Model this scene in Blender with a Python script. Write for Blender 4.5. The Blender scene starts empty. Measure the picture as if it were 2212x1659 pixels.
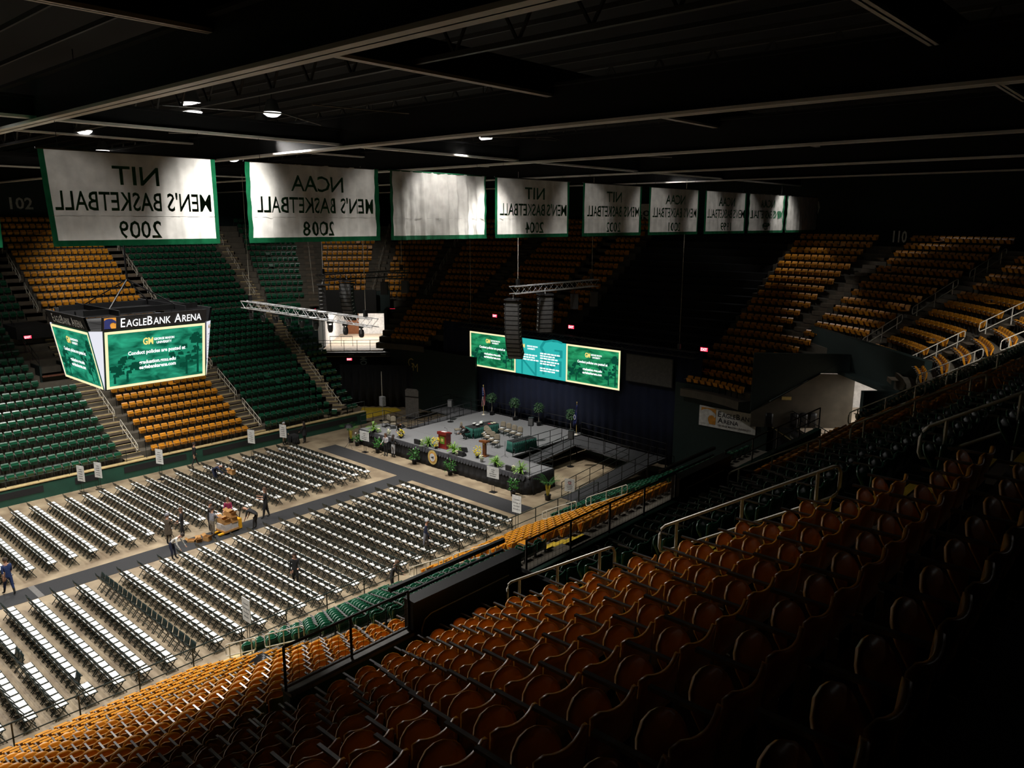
import bpy, math, random
import numpy as np
from mathutils import Vector, Matrix
random.seed(7)
R = math.radians
sin, cos, pi = math.sin, math.cos, math.pi
SC = bpy.context.scene
COL = SC.collection

# ---------------------------------------------------------------- camera
cam = bpy.data.cameras.new('camera'); camo = bpy.data.objects.new('camera', cam); COL.objects.link(camo)
YAW, PIT, ROL = 0.73354, 0.20587, 0.00278
CAM = Vector((28.125, -8.019, 16.724))
_f = Vector((-sin(YAW)*cos(PIT), cos(YAW)*cos(PIT), -sin(PIT)))
_r = Vector((cos(YAW), sin(YAW), 0)); _u = _r.cross(_f)
_r2 = _r*cos(ROL)+_u*sin(ROL); _u2 = _u*cos(ROL)-_r*sin(ROL)
camo.matrix_world = Matrix(((_r2.x, _u2.x, -_f.x, CAM.x), (_r2.y, _u2.y, -_f.y, CAM.y), (_r2.z, _u2.z, -_f.z, CAM.z), (0, 0, 0, 1)))
cam.sensor_width = 36; cam.sensor_fit = 'HORIZONTAL'; cam.lens = 1676.42/2212*36; cam.clip_end = 300; cam.clip_start = .05
SC.camera = camo
# ---------------------------------------------------------------- world, exposure
SC.view_settings.view_transform = 'Standard'; SC.view_settings.look = 'None'
SC.view_settings.exposure = 0.0; SC.view_settings.gamma = 1.0; SC.view_settings.use_curve_mapping = False
w = bpy.data.worlds.new('world'); SC.world = w; w.use_nodes = True
w.node_tree.nodes['Background'].inputs[0].default_value = (.6, .7, 1, 1)
w.node_tree.nodes['Background'].inputs[1].default_value = 0.0008
cy = SC.cycles
cy.max_bounces = 4; cy.diffuse_bounces = 2; cy.glossy_bounces = 2; cy.transmission_bounces = 3; cy.transparent_max_bounces = 4
cy.caustics_reflective = False; cy.caustics_refractive = False
cy.use_adaptive_sampling = True; cy.adaptive_threshold = 0.02
cy.sample_clamp_indirect = 4.0
try:
    cy.use_denoising = True; cy.denoiser = 'OPENIMAGEDENOISE'
except Exception:
    pass

def spot(loc, target, power, size, blend=.5, color=(1, .965, .915), radius=.35):
    l = bpy.data.lights.new('lamp_light', 'SPOT'); l.energy = power; l.spot_size = R(size); l.spot_blend = blend
    l.color = color; l.shadow_soft_size = radius
    o = bpy.data.objects.new('lamp_light', l); COL.objects.link(o); o.location = loc
    o.rotation_euler = (Vector(target)-Vector(loc)).to_track_quat('-Z', 'Y').to_euler()
    return o
def area(loc, target, power, sx, sy, color=(1, 1, 1)):
    l = bpy.data.lights.new('lamp_light', 'AREA'); l.shape = 'RECTANGLE'; l.size = sx; l.size_y = sy; l.energy = power; l.color = color
    o = bpy.data.objects.new('lamp_light', l); COL.objects.link(o); o.location = loc
    o.rotation_euler = (Vector(target)-Vector(loc)).to_track_quat('-Z', 'Y').to_euler()
    return o
# lamps of the hall: the bright bank over the audience, weaker ones elsewhere, and added fill spots
BANX = 4.0
LAMPS = []   # (x, y, z, target, watts, cone) ; a fixture is built at each one further down
for (lx, ly, pw) in ((-.6, 2.4, 5200), (-.6, 6.3, 5200), (-.6, 9.6, 4700), (-.6, 21.8, 2900),
                     (-20, -1.5, 4300), (-20, 4.5, 4300), (-20, 10.5, 4300), (-20, 18.5, 3700), (-10.2, -3.5, 4800), (-10.2, 6, 4000), (-10.2, 14.5, 3000),
                     (2.2, -4.5, 5200)):
    LAMPS.append((lx, ly, 20.9 if lx > -1 else 20.6, (lx, ly, 0), pw*1.35, 104))
LAMPS.append((-10.2, 24, 20.6, (-10.2, 29.8, 0), 15000, 60))
LAMPS.append((-27, 15, 21.0, (-42, 23, 9), 5200, 66))
LAMPS.append((-24, 26.5, 21.0, (-36.5, 36.5, 11), 4200, 46))
LAMPS.append((-27, 7, 21.0, (-41, 15.5, 9), 1300, 46))
LAMPS.append((25, 24, 20.0, (21.5, 33.5, 11), 5200, 44))
LAMPS.append((33, 20, 20.0, (25, -3, 13), 45, 40))
LAMPS.append((2.2, 17.5, 20.6, (6.5, 16.5, 1), 6500, 62))
LAMPS.append((-.6, -3, 20.6, (13, -3, 6.5), 3000, 56))  # added spot, stretches the floor light onto the near seats
LAMPS.append((-.6, 6.3, 20.6, (17.8, .9, 8.6), 15000, 44))  # another added spot, brightens the nearest upper seat rows
for k, (by, bp) in enumerate(((-.3, 420), (5.2, 420), (11.5, 700), (17.5, 420), (24, 480), (30.5, 520), (36.8, 520), (42.7, 420), (48.5, 420))):
    LAMPS.append((-3, by-1.0, 20.7, (BANX, by, 16.4), bp*2.6, 40))  # added spots, one per banner, only to brighten the cloth
LAMPS.append((6.6, 14.2, 20.2, (4, 14.4, 17.2), 900, 70)); LAMPS.append((6.6, 47.5, 20.2, (4, 48.2, 17.2), 500, 60))  # added spots behind the two blank banners for brightness and fold highlights
for (x, y, z, t, p, s) in LAMPS:
    spot((x, y, z-.45), t, p, s, 1.0 if s in (44, 56) else .5)

# ---------------------------------------------------------------- materials
def mat(name, col, rough=.6, metal=0.0, spec=.5, noise=0, nscale=5, col2=None, bump=0, emit=None, estr=0, trans=0):
    m = bpy.data.materials.new(name); m.use_nodes = True; nt = m.node_tree; b = nt.nodes['Principled BSDF']
    b.inputs['Base Color'].default_value = (*col, 1); b.inputs['Roughness'].default_value = rough; b.inputs['Metallic'].default_value = metal
    b.inputs['Specular IOR Level'].default_value = spec
    if emit: b.inputs['Emission Color'].default_value = (*emit, 1); b.inputs['Emission Strength'].default_value = estr
    tc = nt.nodes.new('ShaderNodeTexCoord')
    nz = nt.nodes.new('ShaderNodeTexNoise'); nz.inputs['Scale'].default_value = nscale; nz.inputs['Detail'].default_value = 5
    nt.links.new(tc.outputs['Object'], nz.inputs['Vector'])
    rp = nt.nodes.new('ShaderNodeValToRGB')
    c2 = col2 or tuple(c*(1-.25) for c in col)
    rp.color_ramp.elements[0].position = .35; rp.color_ramp.elements[1].position = .68
    rp.color_ramp.elements[0].color = (*c2, 1); rp.color_ramp.elements[1].color = (*col, 1)
    nt.links.new(nz.outputs['Fac'], rp.inputs['Fac']); nt.links.new(rp.outputs['Color'], b.inputs['Base Color'])
    if bump:
        bp = nt.nodes.new('ShaderNodeBump'); bp.inputs['Strength'].default_value = bump; bp.inputs['Distance'].default_value = .02
        nt.links.new(nz.outputs['Fac'], bp.inputs['Height']); nt.links.new(bp.outputs['Normal'], b.inputs['Normal'])
    if trans:
        tr = nt.nodes.new('ShaderNodeBsdfTranslucent'); mx = nt.nodes.new('ShaderNodeMixShader'); mx.inputs[0].default_value = trans
        nt.links.new(rp.outputs['Color'], tr.inputs['Color'])
        nt.links.new(b.outputs[0], mx.inputs[1]); nt.links.new(tr.outputs[0], mx.inputs[2]); nt.links.new(mx.outputs[0], nt.nodes['Material Output'].inputs[0])
    return m
def glow(name, col, s):
    m = bpy.data.materials.new(name); m.use_nodes = True; nt = m.node_tree; nt.nodes.clear()
    e = nt.nodes.new('ShaderNodeEmission'); e.inputs[0].default_value = (*col, 1); e.inputs[1].default_value = s
    o = nt.nodes.new('ShaderNodeOutputMaterial'); nt.links.new(e.outputs[0], o.inputs[0]); return m
def screen_mat(name, lo, hi, s, scale=1.4):
    m = bpy.data.materials.new(name); m.use_nodes = True; nt = m.node_tree; nt.nodes.clear()
    tc = nt.nodes.new('ShaderNodeTexCoord'); mp = nt.nodes.new('ShaderNodeMapping'); mp.inputs['Scale'].default_value = (.8, .8, 2.2)
    nz = nt.nodes.new('ShaderNodeTexNoise'); nz.inputs['Scale'].default_value = scale; nz.inputs['Detail'].default_value = 7; nz.inputs['Distortion'].default_value = .6
    rp = nt.nodes.new('ShaderNodeValToRGB'); rp.color_ramp.elements[0].position = .36; rp.color_ramp.elements[1].position = .7
    rp.color_ramp.elements[0].color = (*lo, 1); rp.color_ramp.elements[1].color = (*hi, 1)
    e = nt.nodes.new('ShaderNodeEmission'); e.inputs[1].default_value = s; o = nt.nodes.new('ShaderNodeOutputMaterial')
    nt.links.new(tc.outputs['Object'], mp.inputs[0]); nt.links.new(mp.outputs[0], nz.inputs['Vector']); nt.links.new(nz.outputs['Fac'], rp.inputs['Fac'])
    nt.links.new(rp.outputs[0], e.inputs[0]); nt.links.new(e.outputs[0], o.inputs[0]); return m
M = {}
M['floor'] = mat('concrete_floor', (.36, .285, .185), .55, noise=1, nscale=.8, col2=(.19, .14, .088))
M['terrace'] = mat('concrete_terrace', (.10, .085, .062), .8, nscale=2)
M['stair'] = mat('stair_concrete', (.15, .115, .08), .8, nscale=3)
M['nose'] = mat('tan_nosing', (.55, .42, .20), .6)
M['yellow'] = mat('yellow_nosing', (.85, .58, .05), .6)
M['green'] = mat('green_plastic', (.008, .085, .04), .3, spec=.6)
M['gold'] = mat('gold_plastic', (.78, .31, .02), .38)
M['gwall'] = mat('green_paint', (.012, .075, .05), .55, nscale=1.5)
M['dwall'] = mat('dark_green_wall', (.006, .02, .017), .7)
M['black'] = mat('black_paint', (.008, .008, .009), .45)
M['blackm'] = mat('black_matte', (.012, .012, .013), .9)
M['steel'] = mat('grey_steel', (.22, .21, .2), .4, .3)
M['rail'] = mat('bare_metal_rail', (.8, .74, .62), .4, .15)
M['arm'] = mat('grey_armrest', (.30, .29, .29), .3, .55)
M['carpet'] = mat('charcoal_carpet', (.028, .028, .03), .95, nscale=40)
M['seatw'] = mat('white_seat', (.86, .86, .84), .4)
M['frame'] = mat('dark_chair_frame', (.012, .022, .02), .35)
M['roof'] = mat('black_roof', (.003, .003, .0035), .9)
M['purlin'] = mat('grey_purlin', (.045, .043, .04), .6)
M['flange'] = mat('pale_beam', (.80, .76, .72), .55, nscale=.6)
M['banner'] = mat('white_banner', (.70, .68, .64), .6, nscale=2, trans=.35)
M['bgreen'] = mat('green_banner', (.01, .12, .05), .6, trans=.2)
M['bletter'] = mat('green_lettering', (.015, .17, .07), .7)
M['silver'] = mat('silver_print', (.35, .34, .32), .6)
M['white'] = mat('white_board', (.8, .8, .78), .6)
M['offwhite'] = mat('dull_white', (.55, .54, .5), .6)
M['ink'] = mat('dark_ink', (.03, .03, .04), .6)
M['navy'] = mat('navy_curtain', (.010, .016, .046), .95, nscale=1)
M['bcloth'] = mat('black_cloth', (.014, .014, .016), .9)
M['val'] = mat('lightened_valance', (.035, .035, .04), .9)  # skirt black made lighter, scallop shading put into the colour
M['tcloth'] = mat('green_tablecloth', (.012, .10, .075), .8)
M['deck'] = mat('grey_stage_carpet', (.20, .20, .205), .95, nscale=25)
M['ramp'] = mat('dark_ramp', (.07, .07, .075), .9, nscale=8)
M['spk'] = mat('black_speaker', (.02, .02, .022), .6)
M['grille'] = mat('grey_grille', (.10, .10, .10), .7)
M['alu'] = mat('aluminium_truss', (.7, .7, .71), .4, .4)
M['wood'] = mat('red_wood', (.24, .02, .015), .4)
M['wood2'] = mat('brown_wood', (.22, .07, .02), .45)
M['leaf'] = mat('green_leaf', (.04, .20, .02), .5, nscale=8, col2=(.015, .10, .012))
M['dleaf'] = mat('dark_leaf', (.05, .12, .045), .55, nscale=8)
M['fern'] = mat('fern_leaf', (.16, .34, .03), .5, nscale=8)
M['yel'] = mat('yellow_bloom', (.9, .68, .03), .6)
M['cream'] = mat('cream_bloom', (.85, .8, .55), .6)
M['trunk'] = mat('pale_trunk', (.3, .26, .2), .8)
M['cane'] = mat('yellow_cane', (.65, .5, .05), .5)
M['card'] = mat('cardboard', (.48, .25, .08), .8)
M['pallet'] = mat('orange_jack', (.85, .42, .02), .4)
M['wrap'] = mat('clear_wrap', (.5, .48, .47), .25)
M['tan'] = mat('tan_fabric', (.20, .17, .12), .8)
M['orange'] = mat('orange_panel', (.75, .32, .04), .6)
M['dblue'] = mat('deep_blue', (.02, .03, .16), .6)
M['red'] = mat('flag_red', (.45, .03, .04), .7)
M['fblue'] = mat('flag_blue', (.02, .03, .14), .7)
M['goldm'] = mat('gold_metal', (.75, .55, .18), .4, .1)
M['olive'] = mat('olive_gold', (.24, .21, .06), .5)
M['lamp'] = glow('lamp_glow', (1, .97, .95), 2.2)
M['exit'] = glow('exit_red', (1, .03, .08), 1.6)
M['swhite'] = glow('screen_white', (.95, .95, .95), 1.5)
M['sgold'] = glow('screen_gold', (1, .72, .2), 1.2)
M['sborder'] = glow('screen_border', (1, .86, .5), 1.1)
M['sgreen'] = screen_mat('screen_green', (.005, .10, .055), (.03, .42, .24), 1.0)
M['sgreen2'] = screen_mat('screen_grass', (.004, .10, .04), (.03, .42, .17), 1.0, 1.1)
M['steal'] = glow('screen_teal', (.03, .48, .45), 1.0)
M['steald'] = glow('screen_teal_dark', (.012, .30, .29), 1.0)
M['sdark'] = glow('screen_tree', (.004, .08, .045), .8)
M['hallw'] = mat('concourse_white', (.8, .78, .76), .6)
M['hallf'] = mat('concourse_floor', (.6, .48, .36), .5)
M['brick'] = mat('red_brown_floor', (.16, .055, .03), .7)
M['panelw'] = glow('lit_panel', (.86, .86, .95), .95)
for n, c in dict(skin=(.55, .30, .2), skin2=(.28, .15, .09), hair=(.03, .018, .012), hairb=(.10, .05, .025), grey=(.22, .22, .25), lgrey=(.5, .5, .52), cblack=(.012, .012, .014),
                 cnavy=(.015, .022, .06), scrub=(.01, .03, .12), brown=(.10, .075, .05), khaki=(.35, .27, .17), plaid=(.32, .02, .08), tpants=(.20, .17, .13), blouse=(.5, .48, .5), shoe=(.02, .02, .02), wshirt=(.72, .70, .66)).items():
    M[n] = mat('cloth_'+n, c, .8, nscale=14, col2=tuple(x*.55 for x in c))

# ---------------------------------------------------------------- mesh helpers
class MB:
    def __init__(s): s.v = []; s.f = []; s.m = []; s.mats = []
    def mi(s, m):
        if m not in s.mats: s.mats.append(m)
        return s.mats.index(m)
    def add(s, vs, fs, m):
        o = len(s.v); k = s.mi(m); s.v += [tuple(q) for q in vs]
        for f in fs: s.f.append(tuple(i+o for i in f)); s.m.append(k)
        return s
    def box(s, c, d, m, rz=0, mtx=None):
        x, y, z = d[0]/2, d[1]/2, d[2]/2; out = []
        for a in (-1, 1):
            for b in (-1, 1):
                for e in (-1, 1):
                    p = Vector((a*x, b*y, e*z))
                    if mtx is not None: p = mtx @ p
                    elif rz: p = Vector((p.x*cos(rz)-p.y*sin(rz), p.x*sin(rz)+p.y*cos(rz), p.z))
                    out.append((p.x+c[0], p.y+c[1], p.z+c[2]))
        return s.add(out, [(0, 1, 3, 2), (4, 6, 7, 5), (0, 4, 5, 1), (2, 3, 7, 6), (0, 2, 6, 4), (1, 5, 7, 3)], m)
    def b2(s, lo, hi, m): return s.box([(a+b)/2 for a, b in zip(lo, hi)], [abs(b-a) for a, b in zip(lo, hi)], m)
    def beam(s, p, q, wd, ht, m):           # rectangular bar between two points
        p, q = Vector(p), Vector(q); d = q-p; L = d.length; d.normalize()
        up = Vector((0, 0, 1)) if abs(d.z) < .95 else Vector((0, 1, 0)); sd = d.cross(up).normalized(); up = sd.cross(d)
        out = []
        for a in (p, q):
            for (i, j) in ((-1, -1), (1, -1), (1, 1), (-1, 1)): out.append(a+sd*i*wd/2+up*j*ht/2)
        return s.add(out, [(3, 2, 1, 0), (4, 5, 6, 7), (0, 1, 5, 4), (1, 2, 6, 5), (2, 3, 7, 6), (3, 0, 4, 7)], m)
    def tube(s, pts, r, m, n=6, closed=False):
        pts = [Vector(p) for p in pts]; N = len(pts); out = []; rr = r if isinstance(r, (list, tuple)) else [r]*N
        for i, p in enumerate(pts):
            a = pts[i-1] if (i > 0 or closed) else p; b = pts[(i+1) % N] if (i < N-1 or closed) else p
            d = (b-a).normalized(); up = Vector((0, 0, 1)) if abs(d.z) < .9 else Vector((1, 0, 0)); sd = d.cross(up).normalized(); up = sd.cross(d)
            for k in range(n): out.append(p+sd*cos(2*pi*k/n)*rr[i]+up*sin(2*pi*k/n)*rr[i])
        fs = []
        for i in range(N if closed else N-1):
            j = (i+1) % N
            for k in range(n): fs.append((i*n+k, j*n+k, j*n+(k+1) % n, i*n+(k+1) % n))
        if not closed: fs += [tuple(range(n)), tuple((N-1)*n+k for k in reversed(range(n)))]
        return s.add(out, fs, m)
    def lathe(s, prof, m, c=(0, 0, 0), n=12):
        out = [(c[0]+r*cos(2*pi*k/n), c[1]+r*sin(2*pi*k/n), c[2]+z) for r, z in prof for k in range(n)]
        fs = [(i*n+k, i*n+(k+1) % n, (i+1)*n+(k+1) % n, (i+1)*n+k) for i in range(len(prof)-1) for k in range(n)]
        fs += [tuple(reversed(range(n))), tuple((len(prof)-1)*n+k for k in range(n))]
        return s.add(out, fs, m)
    def ball(s, c, r, m, n=8, sz=1):
        return s.lathe([(r*max(.02, sin(pi*i/5)), -r*sz*cos(pi*i/5)) for i in range(6)], m, c, n)
    def shell(s, fn, nu, nv, th, m):        # thick curved sheet ; fn(u,v)->point, th: offset vector
        a = [Vector(fn(i/(nu-1), j/(nv-1))) for j in range(nv) for i in range(nu)]; t = Vector(th); K = len(a)
        b = [p+t for p in a]; fs = []
        for j in range(nv-1):
            for i in range(nu-1):
                q = (j*nu+i, j*nu+i+1, (j+1)*nu+i+1, (j+1)*nu+i); fs.append(q); fs.append(tuple(K+x for x in reversed(q)))
        per = [i for i in range(nu)]+[j*nu+nu-1 for j in range(1, nv)]+[(nv-1)*nu+i for i in range(nu-2, -1, -1)]+[j*nu for j in range(nv-2, 0, -1)]
        for i in range(len(per)): x, y = per[i], per[(i+1) % len(per)]; fs.append((y, x, K+x, K+y))
        return s.add(a+b, fs, m)
    def prism(s, poly, dirv, m):            # poly: 3D outline, extruded by dirv
        n = len(poly); d = Vector(dirv); a = [Vector(p) for p in poly]
        return s.add(a+[p+d for p in a], [tuple(reversed(range(n))), tuple(range(n, 2*n))]+[(i, (i+1) % n, n+(i+1) % n, n+i) for i in range(n)], m)
    def mesh(s, name, smooth=False):
        me = bpy.data.meshes.new(name); me.from_pydata(s.v, [], s.f)
        for m in s.mats: me.materials.append(m)
        me.polygons.foreach_set('material_index', s.m)
        if smooth: me.polygons.foreach_set('use_smooth', [True]*len(s.f))
        me.update(); return me
    def build(s, name, parent=None, smooth=False):
        o = bpy.data.objects.new(name, s.mesh(name, smooth)); COL.objects.link(o)
        if parent: o.parent = parent
        return o
def tag(o, label, cat, group=None):
    o['label'] = label; o['category'] = cat
    if group: o['group'] = group
    return o
def thing(name, label, cat, loc=(0, 0, 0), rz=0, group=None):
    o = bpy.data.objects.new(name, None); COL.objects.link(o); o.location = loc; o.rotation_euler = (0, 0, rz); o.empty_display_size = .1
    return tag(o, label, cat, group)
def struct(name, mb):
    o = mb.build(name); o['kind'] = 'structure'; return o
def copy_tree(root, loc, rz, label, group):
    r = root.copy(); COL.objects.link(r); r.location = loc; r.rotation_euler = (0, 0, rz); r['label'] = label; r['group'] = group
    for ch in root.children:
        c = ch.copy(); COL.objects.link(c); c.parent = r
        for g in ch.children: d = g.copy(); COL.objects.link(d); d.parent = c
    return r
_tc = {}
def glyphs(t, bold=0.0):
    if (t, bold) not in _tc:
        cu = bpy.data.curves.new('lettering', 'FONT'); cu.body = t; cu.size = 1.0; cu.offset = bold; cu.resolution_u = 2; cu.fill_mode = 'FRONT'
        o = bpy.data.objects.new('lettering', cu); COL.objects.link(o)
        dg = bpy.context.evaluated_depsgraph_get(); me = bpy.data.meshes.new_from_object(o.evaluated_get(dg))
        v = np.array([tuple(x.co) for x in me.vertices]) if len(me.vertices) else np.zeros((0, 3)); f = [tuple(p.vertices) for p in me.polygons]
        bpy.data.objects.remove(o); bpy.data.curves.remove(cu); bpy.data.meshes.remove(me); _tc[(t, bold)] = (v, f)
    return _tc[(t, bold)]
def text(mb, runs, c, U, V, h, width=None, m=None, bold=.02, off=None, align='c'):
    """flat lettering: runs = str or [(str, scale)], centred on c (baseline middle), U reading direction, V up, h = cap height"""
    if isinstance(runs, str): runs = [(runs, 1)]
    k = h/.70; x = 0; parts = []
    for t, sc in runs:
        v, f = glyphs(t, bold)
        if not len(v): x += .3*k; continue
        v = v.copy()*k*sc; v[:, 0] += x-v[:, 0].min(); x = v[:, 0].max()+.11*k*sc; parts.append((v, f))
    x -= .08*k; sx = (width/x) if width else 1
    U, V, c = Vector(U), Vector(V), Vector(c); x0 = x*sx/2 if align == 'c' else 0
    for v, f in parts:
        out = []
        for q in v:
            p = c+U*(q[0]*sx-x0)+V*q[1]
            if off: p = p+off(p)
            out.append(p)
        mb.add(out, f, m)
ONES = 'first second third fourth fifth sixth seventh eighth ninth tenth eleventh twelfth thirteenth fourteenth fifteenth sixteenth seventeenth eighteenth nineteenth'.split()
def ordw(n):
    if n < 20: return ONES[n-1]
    t = {2: 'twent', 3: 'thirt', 4: 'fort'}[n//10]
    return t+'ieth' if n % 10 == 0 else t+'y-'+ONES[n % 10-1]
def vis(p, margin=40):
    d = Vector(p)-CAM; z = d.dot(_f)
    if z < .3: return None
    x = 1106+1676.4*d.dot(_r2)/z; y = 829.5-1676.4*d.dot(_u2)/z
    return z if -margin < x < 2212+margin and -margin < y < 1659+margin else None

# ---------------------------------------------------------------- bowl layout
XF, XN, YC = -23.6, 3.2, 27.0             # field walls and where the corners begin
OF, ON = (-23.0, 27.0), (2.6, 27.0)       # corner centres, R = d + .6
LOW = [(.45+.86*i, .95+.45*i) for i in range(18)]            # (distance behind the wall, tread height)
UPF = [(16.6+.84*i, 9.05+.55*i) for i in range(14)]
UPN = [(15.76+.82*i, 9.08+.5*i) for i in range(13)]
def bpt(zone, a, d):
    """plan point and facing angle of the row at distance d; zone far/near: a=y; farc/narc: a=angle deg from the straight; end: a=x"""
    if zone == 'far': return (XF-d, a), -pi/2
    if zone == 'near': return (XN+d, a), pi/2
    if zone == 'farc': t = R(a); return (OF[0]-(d+.6)*cos(t), OF[1]+(d+.6)*sin(t)), -pi/2-t
    if zone == 'narc': t = R(a); return (ON[0]+(d+.6)*cos(t), ON[1]+(d+.6)*sin(t)), pi/2+t
    return (a, YC+.6+d), pi
def terrace(name, zone, a0, a1, rows, m, base=0.0, back=.86):
    mb = MB(); n = max(1, int(abs(a1-a0)/6)) if 'arc' in zone else 1
    A = [a0+(a1-a0)*i/n for i in range(n+1)]
    zp = base
    for i, (d, z) in enumerate(rows):
        d0 = d-.45; d1 = (rows[i+1][0]-.45) if i+1 < len(rows) else d+back-.45
        for j in range(n):
            p, q = bpt(zone, A[j], d0)[0], bpt(zone, A[j+1], d0)[0]; r, s_ = bpt(zone, A[j+1], d1)[0], bpt(zone, A[j], d1)[0]
            mb.add([(*p, zp), (*q, zp), (*q, z), (*p, z), (*r, z), (*s_, z)], [(0, 1, 2, 3), (3, 2, 4, 5)], m)
        zp = z
    return struct(name, mb)
def stair(name, zone, a, rows, wd, nose, lanes=2):
    """aisle: two steps per row with painted nosings; a(d) gives the aisle centre"""
    mb = MB()
    prev = rows[0][1]-.45
    for i, (d, z) in enumerate(rows):
        dd = (rows[i+1][0]-d) if i+1 < len(rows) else .84
        for k in range(1 if i == 0 and d < 1 else 0, lanes):
            z1 = prev+(z-prev)*(k+1)/lanes; d0 = d-.45+dd*.5*k-.42; 
            h = wd/2 if 'arc' not in zone else math.degrees(wd/2/(d+.6))
            P = [bpt(zone, a(d)-h, d0)[0], bpt(zone, a(d)+h, d0)[0], bpt(zone, a(d)+h, d0+dd*.5)[0], bpt(zone, a(d)-h, d0+dd*.5)[0], bpt(zone, a(d)+h, d0+.11)[0], bpt(zone, a(d)-h, d0+.11)[0]]
            z0 = z1-(z-prev)/lanes
            mb.add([(*P[0], z0), (*P[1], z0), (*P[1], z1-.05), (*P[0], z1-.05), (*P[2], z1), (*P[3], z1), (*P[1], z1), (*P[0], z1)], [(0, 1, 2, 3), (7, 6, 4, 5)], M['stair'])
            e = .006
            mb.add([(*P[0], z1-.05), (*P[1], z1-.05), (*P[1], z1+e), (*P[0], z1+e), (*P[4], z1+e), (*P[5], z1+e)], [(0, 1, 2, 3), (3, 2, 4, 5)], nose)
        prev = z
    return struct(name, mb)

# ---------------------------------------------------------------- shell of the hall
mb = MB(); mb.add([(-60, -22, 0), (40, -22, 0), (40, 62, 0), (-60, 62, 0)], [(0, 1, 2, 3)], M['floor']); struct('floor', mb)
mb = MB(); mb.b2((-60, -22, 23.6), (40, 62, 23.8), M['roof']); struct('ceiling', mb)
for nm, lo, hi in (('wall_far', (-53.2, -22, 0), (-52.9, 62, 23.6)), ('wall_end', (-60, 57, 0), (40, 57.3, 23.6)), ('wall_near', (38, -22, 0), (38.3, 62, 23.6)), ('wall_back', (-60, -21.3, 0), (40, -21, 23.6))):
    mb = MB(); mb.b2(lo, hi, M['dwall']); struct(nm, mb)
# low green field walls with dark vent panels and a tan cap
mb = MB(); mb.b2((XF-.15, -14, 0), (XF, 31, 1.02), M['gwall']); mb.b2((XF-.4, -14, 1.02), (XF+.03, 31, 1.08), M['nose'])
for (y0, y1) in ((2.8, 6.4), (8.2, 9.6), (11.2, 15.4), (16.6, 23), (23.6, 30)):
    mb.b2((XF, y0, .42), (XF+.02, y1, .82), M['blackm'])
struct('wall_field_far', mb)
mb = MB(); mb.b2((XN, -12, 0), (XN+.15, 27.5, 1.0), M['gwall']); mb.b2((XN-.03, -12, 1.0), (XN+.4, 27.5, 1.06), M['nose']); struct('wall_field_near', mb)
# terraces
terrace('floor_terrace_far', 'far', -14, 27, LOW+UPF, M['terrace'], 1.02)
terrace('floor_terrace_far', 'farc', 0, 14, LOW+UPF, M['terrace'], 1.02)
terrace('floor_terrace_corner', 'farc', 14, 90, UPF, M['terrace'], 8.3)
terrace('floor_terrace_corner', 'farc', 60, 90, LOW[11:], M['terrace'], 5.4, 1.5)
terrace('floor_terrace_end', 'end', -23, -10.6, LOW[13:]+UPF, M['terrace'], 6.3); terrace('floor_terrace_end', 'end', -10.6, 2.6, LOW[13:]+UPF, M['roof'], 6.3)  # second stretch coloured roof black, darkness painted in, seats left out
terrace('floor_terrace_corner', 'narc', 0, 90, UPN, M['terrace'], 8.2)
terrace('floor_terrace_corner', 'narc', 62, 90, LOW[11:], M['terrace'], 5.4, 1.5)
terrace('floor_terrace_near', 'near', -14, 27, UPN, M['terrace'], 8.3)
terrace('floor_terrace_near', 'near', -14, 3.0, LOW[:17], M['terrace'], 1.02)
terrace('floor_terrace_near', 'near', 3.0, 27, LOW[:12], M['terrace'], 1.02)
# aisles
LINE = lambda v, s=0: (lambda d: v+s*d)
stair('trim_aisle_stair', 'far', LINE(12.1), LOW, 1.25, M['nose']); stair('trim_aisle_stair', 'far', LINE(12.0), UPF, 1.25, M['stair'])
stair('trim_aisle_stair', 'far', LINE(21.25), LOW, 1.25, M['nose']); stair('trim_aisle_stair', 'far', LINE(21.25), UPF, 1.2, M['stair'])
stair('trim_aisle_stair', 'far', LINE(2.9), LOW, 1.25, M['nose'])
CL = lambda d: 28.9+.126*d
def cfar(d): return math.degrees(math.atan2(CL(d)-OF[1], d+.6))
stair('trim_aisle_stair', 'farc', lambda d: math.degrees(math.asin(min(.99, (CL(d)-OF[1])/max(d+.6, 2.6)))) if d < 1 else math.degrees(math.asin((CL(d)-OF[1])/(d+.6))), LOW[2:]+UPF, 1.2, M['nose'])
for a in (31, 50, 68, 88.5): stair('trim_aisle_stair', 'farc', LINE(a), UPF, 1.1, M['stair'])
for a in (-14.5,): stair('trim_aisle_stair', 'end', LINE(a), UPF, 1.1, M['stair'])
for a in (72, 50, 28, 9): stair('trim_aisle_stair', 'narc', LINE(a), UPN, 1.1, M['stair'])
for a in (2.4, 11.3, 20.3): stair('trim_aisle_stair', 'near', LINE(a), UPN, 1.15, M['yellow'])
for a in (3.7, 12.3, 21.4): stair('trim_aisle_stair', 'near', LINE(a), LOW[:12], 1.15, M['yellow'])

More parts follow.
